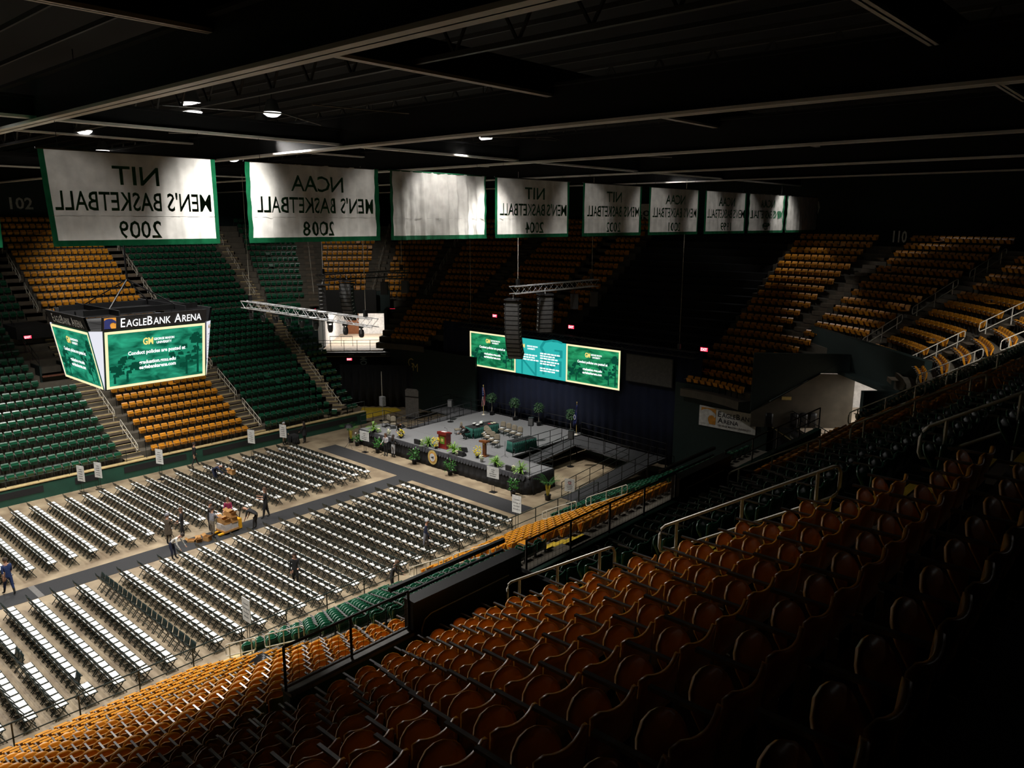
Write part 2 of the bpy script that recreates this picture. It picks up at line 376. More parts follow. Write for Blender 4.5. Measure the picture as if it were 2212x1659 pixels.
# ---------------------------------------------------------------- stadium seats
SW = .518
def seat_parts(m):
    b = MB()
    def back(u, v):
        s = 2*u-1; top = .82-.055*(1-s*s)+(-.05*max(0, abs(s)-.85)/.15)
        return (.236*s*(1-.10*(1-v)), -.185-.075*v+.05*s*s*v, .42+(top-.42)*v)
    b.shell(back, 9, 6, (0, -.034, -.004), m)
    p = MB()
    def pan(u, v):
        s = 2*u-1; wv = .22*(1-.05*(1-v)) if v < .55 else .22*math.sqrt(max(.10, 1-((v-.55)/.46)**2*.9))
        return (wv*.93*s, -.15+.17*v-.03*(1-s*s)*sin(pi*v), .43+.31*v-.015*abs(s)*v)
    p.shell(pan, 9, 8, (0, .024, -.016), m)
    a = MB(); a.b2((.240, -.20, .655), (.277, .20, .68), M['arm']); a.b2((.245, -.20, .54), (.273, -.14, .66), M['black'])
    l = MB(); l.b2((.243, -.20, 0), (.275, -.12, .55), M['black']); l.b2((.238, -.26, 0), (.278, -.06, .015), M['black']); l.b2((-.235, -.17, .37), (.255, -.13, .41), M['black'])
    return [('backrest', b.mesh('seat_backrest', True)), ('seat_pan', p.mesh('seat_pan', True)), ('armrest', a.mesh('seat_armrest')), ('support_leg', l.mesh('seat_support'))]
PARTS = {'gold': seat_parts(M['gold']), 'green': seat_parts(M['green'])}
# (zone, rows, row0, a0, a1, colour, aisle at low end?, block phrase, may_be_individual)
BL = [
 ('far', LOW, 3.6, 11.4, 'green', 'far lower'), ('far', LOW, 12.85, 20.55, 'gold', 'far lower'), ('far', UPF, 3.6, 11.3, 'green', 'far upper'),
 ('far', UPF, 12.75, 20.55, 'gold', 'far upper'), ('far', LOW, -6, 2.2, 'gold', ''), ('far', UPF, -6, 2.2, 'gold', ''),
 ('near', UPN, -7.8, 1.7, 'gold', 'in the nearest dark block'), ('near', UPN, 3.05, 10.65, 'green', 'past the first handrail'),
 ('near', UPN, 11.95, 19.65, 'gold', 'past the second handrail'), ('near', UPN, 20.95, 27.0, 'green', 'above the far parapet'),
 ('near', LOW, -7, 2.95, 'gold', 'in the bright corner block'), ('near', LOW[:11], 4.4, 11.6, 'green', 'behind the mesh railing'),
 ('near', LOW[:11], 13.0, 20.7, 'gold', 'beside the yellow tape'), ('near', LOW[:11], 22.1, 27.0, 'green', 'beside the long ramp')]
ARC = [('farc', UPF, 15.7, 28.4, 'green'), ('farc', UPF, 34.0, 47.4, 'gold'), ('farc', UPF, 52.5, 65.3, 'gold'), ('farc', UPF, 70.3, 86.6, 'gold'),
       ('farc', LOW[11:], 66, 90, 'gold'), ('end', LOW[13:], -23, -11.5, 'gold'), ('end', UPF, -22.2, -15.1, 'gold'), ('end', UPF, -13.9, -11.0, 'gold'),
       ('narc', UPN, 74.5, 89, 'gold'), ('narc', UPN, 52.5, 69.5, 'gold'), ('narc', UPN, 30.5, 47.5, 'gold'), ('narc', UPN, 11.5, 25.5, 'gold'), ('narc', UPN, 1, 6.5, 'green'), ('narc', LOW[11:], 64, 90, 'gold')]
seats = []
for zone, rows, a0, a1, colr, ph in BL:
    for ri, (d, z) in enumerate(rows):
        n = int((a1-a0+.02)/SW)
        lo, hi = a0, a1
        if zone == 'far' and colr == 'green' and a1 > 11 and rows is LOW and 9 <= ri: hi = 9.6
        for k in range(int((hi-lo+.02)/SW)):
            a = a1-(n-k-.5)*SW if 'far' == zone else a0+(k+.5)*SW
            if hi < a1: a = lo+(k+.5)*SW
            if zone == 'near' and rows is LOW and (a > -2.4 and ri > 15 or a > 3 and ri > 10): continue
            (x, y), rz = bpt(zone, a, d)
            seats.append((x, y, z, rz, colr, ph, ri, k if a0 > 2 else n-1-k))
    if zone == 'far' and False: pass
# far block between the second far aisle and the fanned aisle, straight then bending
for rows in (LOW, UPF):
    for ri, (d, z) in enumerate(rows):
        a = 21.95+SW/2
        while a < YC:
            (x, y), rz = bpt('far', a, d); seats.append((x, y, z, rz, 'green', '', ri, 0)); a += SW
        arc = (a-YC)/(d+.6); end = math.asin(min(1, (CL(d)-.75-YC)/max(d+.6, 1.2)))
        while arc < end-.2*SW/(d+.6) and arc < 1:
            (x, y), rz = bpt('farc', math.degrees(arc), d); seats.append((x, y, z, rz, 'green', '', ri, 0)); arc += SW/(d+.6)
for ri, (d, z) in enumerate(LOW):        # sliver beyond the fanned aisle
    for k in range(2+ri//4):
        y = CL(d)+.85+k*SW
        seats.append((XF-d, y, z, -pi/2-.06*k, 'green', '', ri, k))
for zone, rows, a0, a1, colr in ARC:
    for ri, (d, z) in enumerate(rows):
        st = SW if zone == 'end' else math.degrees(SW/(d+.6)); n = int((a1-a0)/st)
        for k in range(n):
            a = a0+(a1-a0-n*st)/2+(k+.5)*st; (x, y), rz = bpt(zone, a, d); seats.append((x, y, z, rz, colr, '', ri, k))
cand = {'gold': [], 'green': []}; rest = {'gold': [], 'green': []}
for s in seats:
    dz = vis((s[0], s[1], s[2]+.7))
    if dz is None: continue
    (cand if s[5] and 'far' not in s[5][:4] else rest)[s[4]].append((dz, s))
for c in cand:
    cand[c].sort(key=lambda t: t[0]); rest[c] += cand[c][300:]; cand[c] = cand[c][:300]
    proto = None
    for dz, (x, y, z, rz, _, ph, ri, k) in cand[c]:
        lab = f'{c} tip-up seat {ordw(k+1)} from the stairs, {ordw(ri+1)} row up, {ph}'
        grp = f'{c} tip-up seats {ph}'
        if proto is None:
            proto = thing(f'{c}_stadium_seat', lab, 'seat', (x, y, z), rz, grp)
            for pn, me in PARTS[c]:
                o = bpy.data.objects.new(pn, me); COL.objects.link(o); o.parent = proto
        else: copy_tree(proto, (x, y, z), rz, lab, grp)
def lite_seat(c, down=False):
    b = MB(); m = M[c]
    b.add([(-.20, -.20, .42), (.20, -.20, .42), (-.215, -.26, .73), (.215, -.26, .73), (-.19, -.31, .80), (.19, -.31, .80), (-.20, -.25, .42), (.20, -.25, .42), (-.19, -.34, .78), (.19, -.34, .78)],
          [(0, 1, 3, 2), (2, 3, 5, 4), (4, 5, 9, 8), (7, 6, 8, 9), (1, 7, 9, 5, 3), (6, 0, 2, 4, 8)], m)
    if down: b.b2((-.22, -.18, .42), (.22, .24, .46), m)
    else: b.add([(-.155, -.10, .40), (.155, -.10, .40), (-.185, -.01, .64), (.185, -.01, .64), (-.155, -.16, .40), (.155, -.16, .40), (-.185, -.10, .66), (.185, -.10, .66)], [(0, 1, 3, 2), (5, 4, 6, 7), (2, 3, 7, 6), (1, 5, 7, 3), (4, 0, 2, 6)], m)
    b.b2((.24, -.22, .58), (.275, .08, .61), M['arm']); b.b2((.245, -.2, 0), (.27, -.12, .58), M['black'])
    return b
def mass(name, label, cat, base, spots, alt=None, altp=0):
    vs, fs, ms = [], [], []; o = 0
    arr = {id(b): np.array(b.v) for b in (base, alt) if b}
    for (x, y, z, rz) in spots:
        b = alt if alt and random.random() < altp else base
        v = arr[id(b)]; c, s_ = cos(rz), sin(rz)
        q = np.c_[v[:, 0]*c-v[:, 1]*s_+x, v[:, 0]*s_+v[:, 1]*c+y, v[:, 2]+z]
        vs.append(q); fs += [tuple(i+o for i in f) for f in b.f]; ms += b.m; o += len(v)
    me = bpy.data.meshes.new(name); me.from_pydata(np.concatenate(vs).tolist(), [], fs)
    for m in base.mats: me.materials.append(m)
    me.polygons.foreach_set('material_index', ms); me.update()
    ob = bpy.data.objects.new(name, me); COL.objects.link(ob); tag(ob, label, cat); ob['kind'] = 'stuff'; return ob
for c in ('gold', 'green'):
    mass(f'{c}_stadium_seat_mass', f'remaining {c} tip-up seats filling the distant stands', 'seat', lite_seat(c), [(s[0], s[1], s[2], s[3]) for _, s in rest[c]], lite_seat(c, True), .012)

# ---------------------------------------------------------------- carpets and folding chairs on the floor
P = .95
tag(MB().b2((-10.98, -8, 0), (-9.47, 23.86, .012), M['carpet']).build('carpet_runner'), 'long charcoal carpet runner down the middle of the floor chairs', 'carpet')
tag(MB().b2((-20.2, 23.86, 0), (-.3, 25.42, .012), M['carpet']).build('carpet_runner'), 'charcoal carpet runner crossing in front of the stage', 'carpet')
tag(MB().b2((-10.98, 1.72, .012), (-9.47, 1.98, .016), M['steel']).build('carpet_tape'), 'grey tape strip across the long carpet', 'tape')
CHM = {}
def chair_parts():
    seat = MB(); seat.shell(lambda u, v: ((2*u-1)*.188*(1 if v > .15 else .93), -.15+.35*v, .45+.02*v-.012*(1-(2*u-1)**2)*sin(pi*v)), 5, 5, (0, 0, .022), M['seatw']); seat.shell(lambda u, v: ((2*u-1)*.22, -.18+.41*v, .436+.02*v), 2, 2, (0, 0, .018), M['frame'])
    up = MB(); up.shell(lambda u, v: ((2*u-1)*.205, -.05+.10*v, .43+.38*v), 5, 4, (0, -.02, 0), M['frame'])
    back = MB(); back.shell(lambda u, v: ((2*u-1)*.215, -.20-.05*v-.02*(1-(2*u-1)**2), (.63+.205*v)), 5, 3, (0, -.018, 0), M['frame'])
    leg = []
    for s in (-1, 1):
        a = MB(); a.beam((s*.22, .22, 0), (s*.22, -.25, .82), .026, .03, M['frame'])
        b = MB(); b.beam((s*.195, -.24, 0), (s*.195, .14, .44), .024, .028, M['frame']); leg += [a, b]
    leg[0].beam((-.22, .155, .12), (.22, .155, .12), .02, .02, M['frame']); leg[1].beam((-.195, -.15, .11), (.195, -.15, .11), .02, .02, M['frame']); leg[1].beam((-.195, -.05, .22), (.195, -.05, .22), .02, .02, M['frame'])
    for b_ in (up,): b_.box((0, -.02, .44), (.40, .03, .03), M['frame'])
    return dict(seat=seat, up=up, back=back, legs=leg)
CP = chair_parts()
_me = dict(seat=CP['seat'].mesh('folding_seat', True), up=CP['up'].mesh('folded_seat', True), back=CP['back'].mesh('folding_back', True), legs=[l.mesh('folding_leg') for l in CP['legs']])
def merged(keys):
    b = MB()
    for k in keys:
        for q in (CP[k] if isinstance(CP[k], list) else [CP[k]]):
            o = len(b.v); b.v += q.v; b.f += [tuple(i+o for i in f) for f in q.f]; b.m += [b.mi(q.mats[j]) for j in q.m]
    return b
chairs = []
for k in range(-3, 24):
    for j in range(19):
        up = (k == 4) or (k == -1 and j in (9, 10)) or (k == 0 and j == 16) or (k == -2 and j == 7)
        chairs.append((-8.4+.245+j*.489, k*P+.25, up, 'near', k, j))
for k in range(0, 24):
    for j in range(19): chairs.append((-21.1+.245+j*.489, k*P+.25, False, 'left', k, j))
lst = []
for c in chairs:
    dz = vis((c[0], c[1], .5))
    if dz is not None: lst.append((dz, c))
lst.sort(key=lambda t: t[0])
prot = {}
for dz, (x, y, up, bl, k, j) in lst[:300]:
    lab = f"{'folded' if up else 'white-seated'} folding chair, {ordw(j+1 if bl == 'near' else 19-j)} {'from' if bl == 'near' else 'beyond'} the long carpet, {ordw(24-k)} row back from the stage"
    rz = random.uniform(-.04, .04)
    if up not in prot:
        r = thing('folding_chair', lab, 'chair', (x, y, 0), rz, 'folding chairs beside the long carpet'); prot[up] = r
        for n, me in [('seat', _me['up' if up else 'seat']), ('backrest', _me['back'])]+[('leg', q) for q in _me['legs']]:
            o = bpy.data.objects.new(n, me); COL.objects.link(o); o.parent = r
    else: copy_tree(prot[up], (x, y, 0), rz, lab, 'folding chairs beside the long carpet')
mass('folding_chair_mass', 'remaining rows of white-seated folding chairs on the arena floor', 'chair', merged(['seat', 'back', 'legs']), [(c[0], c[1], 0, random.uniform(-.04, .04)) for _, c in lst[300:]])

# ---------------------------------------------------------------- rails
def guard(label, pts, h=.95, every=1.6, m='black', r=.022, mid=(.5,), name='guard_rail', mesh=False, group=None):
    """straight or bent barrier following pts on its base line"""
    pts = [Vector(p) for p in pts]; root = thing(name, label, 'railing', pts[0], 0, group); o0 = pts[0]
    up = Vector((0, 0, 1)); L = [p-o0 for p in pts]
    MB().tube([p+up*h for p in L], r, M[m]).build('top_rail', root)
    for q in mid: MB().tube([p+up*h*q for p in L], r*.8, M[m]).build('lower_rail', root)
    for i in range(len(L)-1):
        n = max(1, round((L[i+1]-L[i]).length/every))
        for k in range(n+(i == len(L)-2)):
            p = L[i].lerp(L[i+1], k/n); MB().tube([p, p+up*h], r, M[m]).build('post', root)
    if mesh:
        b = MB()
        for i in range(len(L)-1):
            n = int((L[i+1]-L[i]).length/.12)
            for k in range(n): p = L[i].lerp(L[i+1], k/n); b.tube([p+up*.05, p+up*h*.95], .0035, M[m], 3)
            for q in range(1, 7): b.tube([L[i]+up*h*q/7, L[i+1]+up*h*q/7], .0035, M[m], 3)
        b.build('mesh_panel', root)
    return root
def handrail(label, zone, a, d0, d1, prof, h=.95, posts=3, m='rail', r=.026, drop=.45, group='stair handrails'):
    """looped metal handrail running up an aisle"""
    def zt(d):
        for i in range(len(prof)-1):
            if prof[i][0] <= d <= prof[i+1][0] or i == len(prof)-2:
                t = (d-prof[i][0])/(prof[i+1][0]-prof[i][0]); return prof[i][1]+t*(prof[i+1][1]-prof[i][1])
    def pt(d, z): x, y = bpt(zone, a(d), d)[0]; return Vector((x, y, zt(max(d, prof[0][0]))+z))
    o0 = pt(d0, 0); root = thing('handrail', label, 'handrail', o0, 0, group); e = .1
    c = [pt(d0+e, h), pt(d1-e, h), pt(d1-.03, h-.03), pt(d1, h-.12), pt(d1, h-drop+.12), pt(d1-.03, h-drop+.03), pt(d1-e, h-drop), pt(d0+e, h-drop), pt(d0+.03, h-drop+.03), pt(d0, h-drop+.12), pt(d0, h-.12), pt(d0+.03, h-.03)]
    MB().tube([p-o0 for p in c], r, M[m], 6, True).build('rail_loop', root, True)
    for k in range(posts):
        d = d0+.3+(d1-d0-.6)*k/(posts-1); q = pt(d, 0); q.z -= .25
        MB().tube([q-o0, pt(d, h)-o0], r, M[m]).build('post', root)
for i, (d0, d1) in enumerate(((15.75, 18.15), (18.75, 21.5), (22.2, 24.4))):
    handrail(f'pale metal handrail, {ordw(i+1)} up the aisle beside the nearest dark seats', 'near', LINE((2.05, 2.45, 3.4)[i]), d0, d1, UPN)
    handrail(f'pale metal handrail, {ordw(i+1)} up the next aisle beyond the dark green seats', 'near', LINE((11.0, 11.3, 11.9)[i]), d0, d1, UPN)
    handrail(f'pale metal handrail, {ordw(i+1)} up the aisle past the dim gold block', 'near', LINE(20.3), d0, d1, UPN)
    handrail(f'thin metal handrail, {ordw(i+1)} up the aisle below the corner stand', 'narc', LINE(9), d0, d1, UPN)
    handrail(f'thin metal handrail, {ordw(i+1)} up the lit corner gold block', 'narc', LINE(28), d0, d1, UPN)
    handrail(f'thin metal handrail, {ordw(i+1)} up the dim corner aisle', 'narc', LINE(50), d0, d1, UPN)
for i, (d0, d1) in enumerate(((.4, 2.6), (3.2, 5.6))):
    for a, w in ((3.9, 'gold and green front blocks'), (12.5, 'green block and taped gold block'), (21.6, 'last gold and green front blocks')):
        handrail(f'pale handrail, {ordw(i+1)} up the stairs between {w}', 'near', LINE(a), d0, d1, LOW, .95, 3, 'rail', .022)
for i, (d0, d1) in enumerate(((.6, 3.2), (4.0, 6.8), (7.6, 10.4))):
    handrail(f'white handrail, {ordw(i+1)} up the stairs beside the far front gold block', 'far', LINE(12.45), d0, d1, LOW, .95, 4, 'rail', .022)
    handrail(f'white handrail, {ordw(i+1)} up the stairs beyond the far front gold block', 'far', LINE(21.6), d0, d1, LOW, .95, 4, 'rail', .022)
    handrail(f'handrail, {ordw(i+1)} up the fanned stairs near the stage', 'far', CL, d0, d1, LOW, .95, 4, 'rail', .02)
for i, (d0, d1) in enumerate(((16.8, 19.5), (20.2, 23), (23.8, 26.6))):
    for a, z, w in ((12.3, 'far', 'first upper far aisle'), (21.6, 'far', 'second upper far aisle'), (31, 'farc', 'aisle beside the bright corner gold block'), (50, 'farc', 'corner aisle above the lit opening'), (68, 'farc', 'dim aisle left of the screens')):
        handrail(f'thin handrail, {ordw(i+1)} up the {w}', z, LINE(a), d0, d1, UPF, .95, 4, 'rail', .02)
    handrail(f'thin handrail, {ordw(i+1)} up the upper part of the fanned stairs', 'far', CL, d0, d1, UPF, .95, 4, 'rail', .02)
guard('long dark green barrier rail between the floor and the near stand', [(XN+.08, -12, 1.06), (XN+.08, 27, 1.06)], 1.0, 1.9, 'frame', .026)
for i, (y0, y1) in enumerate(((-6, 11.5), (12.8, 20.5), (22, 31))):
    guard(f'thin green barrier rail on the far field wall, {ordw(i+1)} length from the audience end', [(XF-.2, y0, 1.08), (XF-.2, y1, 1.08)], .8, 1.7, 'frame', .018)
# parapet of the upper near stand with the black entrance box
XP = 18.25
mb = MB(); mb.b2((XP-.1, -2.3, 8.0), (XP+.1, 0.2, 9.5), M['gwall']); mb.b2((XP-.14, -2.3, 9.5), (XP+.14, .2, 9.56), M['steel']); mb.b2((XP-.1, 3.4, 8.0), (XP+.1, 9.4, 9.5), M['gwall']); mb.b2((XP-.1, 12.2, 8.0), (XP+.1, 19.4, 9.5), M['gwall'])
struct('wall_parapet', mb)
guard('black mesh railing on the parapet above the green lower seats', [(XP, -2.3, 9.56), (XP, .2, 9.56)], .75, 1.25, 'black', .025, (.08,), mesh=True)
guard('black mesh railing on the parapet above the gold lower seats', [(XP, 3.4, 9.5), (XP, 9.4, 9.5)], .75, 1.5, 'black', .025, (.08,), mesh=True)
guard('dark railing on the parapet beyond the second handrail', [(XP, 12.2, 9.5), (XP, 19.4, 9.5)], .75, 1.8, 'black', .025, (.5,))
for i, y0 in enumerate((.2, 9.4)):
    t = thing('entrance_box', ('black panelled entrance box between the mesh railings' if i == 0 else 'black panelled entrance box below the second pale handrail'), 'entrance', (XP, y0, 8.0))
    b = MB(); b.b2((-.12, 0, 0), (.12, 2.9, 2.1), M['black']); b.b2((-.12, 2.75, 0), (1.2, 2.9, 1.8), M['black']); b.b2((-.14, 0, 2.1), (.16, 2.95, 2.14), M['black']); b.build('body', t)
    f = MB(); f.tube([(.14, .18, .3), (.14, .18, 1.55), (.14, .25, 1.72), (.14, .4, 1.78), (.14, 2.5, 1.78)], .018, M['steel']); f.tube([(.14, .3, .95), (.14, 2.5, .95)], .02, M['steel']); f.build('trim_frame', t)
    l = MB(); l.b2((-.5, -.05, 2.16), (-.42, 3.0, 2.24), M['black']); l.b2((-.5, -.05, 1.95), (-.46, 3.0, 2.0), M['black']); l.build('top_rail', t)
# aisle entrances in the far stand (dark recess, brown floor, exit sign)
for i, (y0, y1) in enumerate(((9.75, 11.45), (22.0, 23.6))):
    zf = 5.9 if i == 0 else 5.7
    mb = MB(); mb.b2((-38.6, y0, zf-.06), (-32.6, y1, zf), M['brick']); mb.b2((-38.8, y0, zf), (-38.6, y1, zf+3), M['dwall']); mb.b2((-39.3, y0-.3, zf+2.3), (-36.2, y1+.3, zf+3.2), M['blackm'])
    for yy in (y0, y1): mb.b2((-38.8, yy-.06, zf-1.5), (-32.9, yy+.06, zf+.7), M['dwall'])
    struct('wall_entrance', mb)
    guard('dark railing round the sunken entrance ' + ('beside the hanging scoreboard' if i == 0 else 'behind the scoreboard corner'), [(-33, y0, zf+.4), (-38.2, y0, zf+2.6)], .9, 1.3, 'black', .022)
def exit_sign(label, loc, rz=0, w=.55, h=.26):
    t = thing('exit_sign', label, 'exit sign', loc, rz); MB().box((0, 0, 0), (w, .06, h), M['blackm']).build('housing', t); MB().box((0, -.035, 0), (w*.9, .01, h*.85), M['exit']).build('lit_face', t)
    b = MB(); text(b, 'EXIT', (0, -.045, -h*.3), (1, 0, 0), (0, 0, 1), h*.6, w*.75, M['swhite']); b.build('lettering', t)
exit_sign('red exit sign in the entrance beside the scoreboard', (-36.1, 10.1, 8.35), pi/2)

# ---------------------------------------------------------------- corner entrances (lit concourse)
def corner_entry(side):
    far = side == 'far'; ox, oy = OF if far else ON; sx = -1 if far else 1
    def W(t, r, z):     # t along the wall, r outward from the corner centre
        c = .70711; x = r*c+ -t*c; y = r*c+t*c
        return Vector((ox+sx*x, oy+y, z))
    def slab(mb, t0, t1, r0, r1, z0, z1, m):
        v = [W(t, r, z) for z in (z0, z1) for (t, r) in ((t0, r0), (t1, r0), (t1, r1), (t0, r1))]
        mb.add(v, [(0, 1, 2, 3), (7, 6, 5, 4), (0, 4, 5, 1), (1, 5, 6, 2), (2, 6, 7, 3), (3, 7, 4, 0)], m)
    mb = MB(); zf, zt = 4.75, 8.0; tw = 2.9 if far else 6.0
    slab(mb, -tw, tw, 12.52, 24, zf-.25, zf, M['hallf']); slab(mb, -tw, tw, 23.8, 24, zf, zt, M['hallw']); slab(mb, -tw-.2, -tw, 15, 24, zf, zt, M['hallw']); slab(mb, tw, tw+.2, 15, 24, zf, zt, M['hallw'])
    slab(mb, -tw, tw, 14.8, 24, zt, zt+.2, M['dwall']); slab(mb, -tw-.5, -tw-.2, 12.5, 17, 0, 8.6, M['dwall']); slab(mb, tw+.2, tw+.5, 12.5, 17, 0, 8.6, M['dwall'])
    slab(mb, -2.2, -.9, 23.7, 23.8, zf, zf+2.4, M['wood2'] if far else M['hallw'])
    struct('wall_concourse_corner', mb)
    mb = MB(); slab(mb, -tw-.5, tw+.5, 15.4, 15.8, zt, 10.1, M['dwall']); slab(mb, -7.5, -tw-.5, 14.8, 15.2, 0, 8.4, M['dwall']); slab(mb, tw+.5, 7.5, 14.8, 15.2, 0, 8.4, M['dwall']); slab(mb, -4.6, 4.2, 12.1, 12.48, 0, zf-.52, M['blackm'])
    struct('wall_corner_front', mb)
    mb = MB(); slab(mb, -4.8, 4.4, 11.9, 12.5, zf-.45, zf-.1, M['black']); slab(mb, -4.8, 4.4, 11.85, 12.5, zf-.5, zf-.45, M['nose'])
    for k in (-3.4, 0, 3.0):
        u = (W(1, 0, 0)-W(0, 0, 0)) * (1 if far else -1); text(mb, 'Inova', W(k, 11.87, zf-.36), u, (0, 0, 1), .16, None, M['offwhite'])
    o = mb.build('balcony_fascia'); tag(o, 'black balcony edge with white lettering below the lit ' + ('far corner opening' if far else 'corner opening beyond the near handrails'), 'balcony')
    guard('black balcony railing in front of the ' + ('bright far corner opening' if far else 'bright near corner opening'), [W(-4.4, 12.3, zf), W(4.2, 12.3, zf)], 1.0, 1.25, 'black', .025, (.72, .15))
    if far:
        guard('rope barrier posts behind the balcony railing', [W(-2.5, 15, zf), W(-.3, 15, zf)], 1.0, 1.1, 'black', .02, (.95,))
        for tt, wv in ((-2.9, 'left'), (2.9, 'right')):
            n = W(tt+(-.75 if tt < 0 else .75), 15.3, 8.3); exit_sign(f'red exit sign {"left" if tt < 0 else "right"} of the bright corner opening', n, pi/4)
            b = MB(); u = (W(1, 0, 0)-W(0, 0, 0)); text(b, '4', W(tt+(-1.4 if tt < 0 else 1.5), 14.75, 8.1), u, (0, 0, 1), .42, None, M['offwhite'])
            tag(b.build('gate_number'), f'white number four {"left" if tt < 0 else "right"} of the bright corner opening', 'number sign')
        exit_sign('red exit sign under the balcony of the bright corner opening', W(-.2, 11.95, zf-.75), pi/4)
        b = MB(); slab(b, -2.6, 2.2, 14.3, 14.6, zt+.15, 10.3, M['black']); tag(b.build('dark_panel'), 'dark screen panel hanging above the bright corner opening', 'panel')
        b = MB(); u = Vector((0, 0, 1)); vdir = (W(0, 0, 0)-W(1, 0, 0)); text(b, 'MASON.COM', W(1.4, 12.05, 2.6), u, vdir, .62, 3.4, M['white'])
        tag(b.build('wall_lettering'), 'large pale vertical lettering on the dark corner wall', 'lettering')
    p = W(0, 19, zt-.15); q = W(0, 19, 0); area(p, q, 520 if far else 420, 4, 6, (1, .96, .9))
corner_entry('far'); corner_entry('near')
# end fascia walls, logo wall and sign
mb = MB(); mb.b2((-28.2, 37.45, 0), (-17, 37.65, 5.6), M['dwall']); mb.b2((-17, 38.6, 0), (2, 38.8, 5.6), M['blackm']); mb.b2((2, 37.45, 0), (8.6, 37.65, 6.2), M['dwall']); struct('wall_end_fascia', mb)
b = MB(); text(b, 'G', (-25.25, 37.44, 3.75), (1, 0, 0), (0, 0, 1), .85, None, M['goldm'], -.005); text(b, 'M', (-24.6, 37.42, 3.45), (1, 0, 0), (0, 0, 1), .75, None, M['goldm'], -.005)
tag(b.build('wall_emblem'), 'gold letter emblem on the dark wall left of the screens', 'emblem')
def eagle(mb, c, U, V, s, mbg, mh, N):
    U, V, c, N = Vector(U), Vector(V), Vector(c), Vector(N)
    P_ = lambda L: [c+U*a*s+V*b*s for a, b in L]
    mb.prism(P_([(-.5, -.5), (.5, -.5), (.5, .5), (-.5, .5)]), N*-.01, mbg)
    hd = [(-.5, -.5), (-.5, .28), (-.34, .38), (-.1, .44), (.14, .40), (.30, .30), (.46, .20), (.5, .05), (.42, -.06), (.36, .05), (.22, .08), (.06, .02), (-.02, -.14), (0, -.3), (.1, -.5)]
    mb.prism([p+N*.012 for p in P_(hd)], N*-.006, mh)
t = thing('wall_sign', 'white arena sign with eagle and dark lettering on the end wall', 'sign', (5.9, 37.4, 4.25))
sh = lambda p: p
b = MB(); b.box((0, 0, 0), (3.95, .08, 1.33), M['white']); b.build('board', t)
b = MB(); eagle(b, (-1.3, -.06, .05), (1, 0, 0), (0, 0, 1), 1.05, M['orange'], M['white'], (0, -1, 0)); b.build('emblem', t)
b = MB(); text(b, [('E', 1), ('AGLE', .78), ('B', 1), ('ANK', .78)], (.6, -.05, .12), (1, 0, 0), (0, 0, 1), .36, 2.45, M['ink']); text(b, [('A', 1), ('RENA', .78)], (.1, -.05, -.28), (1, 0, 0), (0, 0, 1), .34, 1.45, M['ink']); text(b, 'GEORGE MASON UNIVERSITY', (.55, -.05, -.52), (1, 0, 0), (0, 0, 1), .12, 2.3, M['brown'])
b.build('lettering', t)
for s_, p, u, h, lb in (('102', (-52.895, 15.7, 17.75), (0, 1, 0), 1.0, 'pale section number on the dark wall above the far gold block'), ('110', (2.1, 56.99, 17.3), (1, 0, 0), 1.3, 'pale section number half hidden by the last banner'), ('110', (12.4, 47.2, 15.5), (.8, -.6, 0), .72, 'pale section number in the dark corner')):
    b = MB(); text(b, s_, p, u, (0, 0, 1), h, None, M['offwhite']); tag(b.build('section_number'), lb, 'number sign')

# ---------------------------------------------------------------- hanging scoreboard
t = thing('scoreboard', 'four-sided hanging scoreboard with green screens over the floor', 'scoreboard', (-10.35, 7.3, 0))
ZT, ZB, HW, CH, TI = 12.0, 9.3, 2.36, .42, .42      # top, bottom, half width of a face, chamfer, inward tilt
def face(k, u, z):      # k: side 0=+x 1=-y 2=-x 3=+y ; u along the face
    d = HW+CH-TI*(ZT-z)/(ZT-ZB); p = Vector((d, u, z)); return Matrix.Rotation(-k*pi/2, 3, 'Z') @ p
core = MB(); 
ring = lambda z, s: [face(k, u*s, z)*.985 for k in range(4) for u in (HW, -HW)]
for i in range(1): 
    A, Bq = [Vector((p.x, p.y, ZB)) for p in ring(ZB, 1)], [Vector((p.x, p.y, ZT)) for p in ring(ZT, 1)]
    core.add(A+Bq, [tuple(range(8)), tuple(reversed(range(8, 16)))]+[(j, 8+j, 8+(j+1) % 8, (j+1) % 8) for j in range(8)], M['black'])
core.build('body', t)
SLIDE = [('GM', .72, .19, 'sgold', -.42), ]
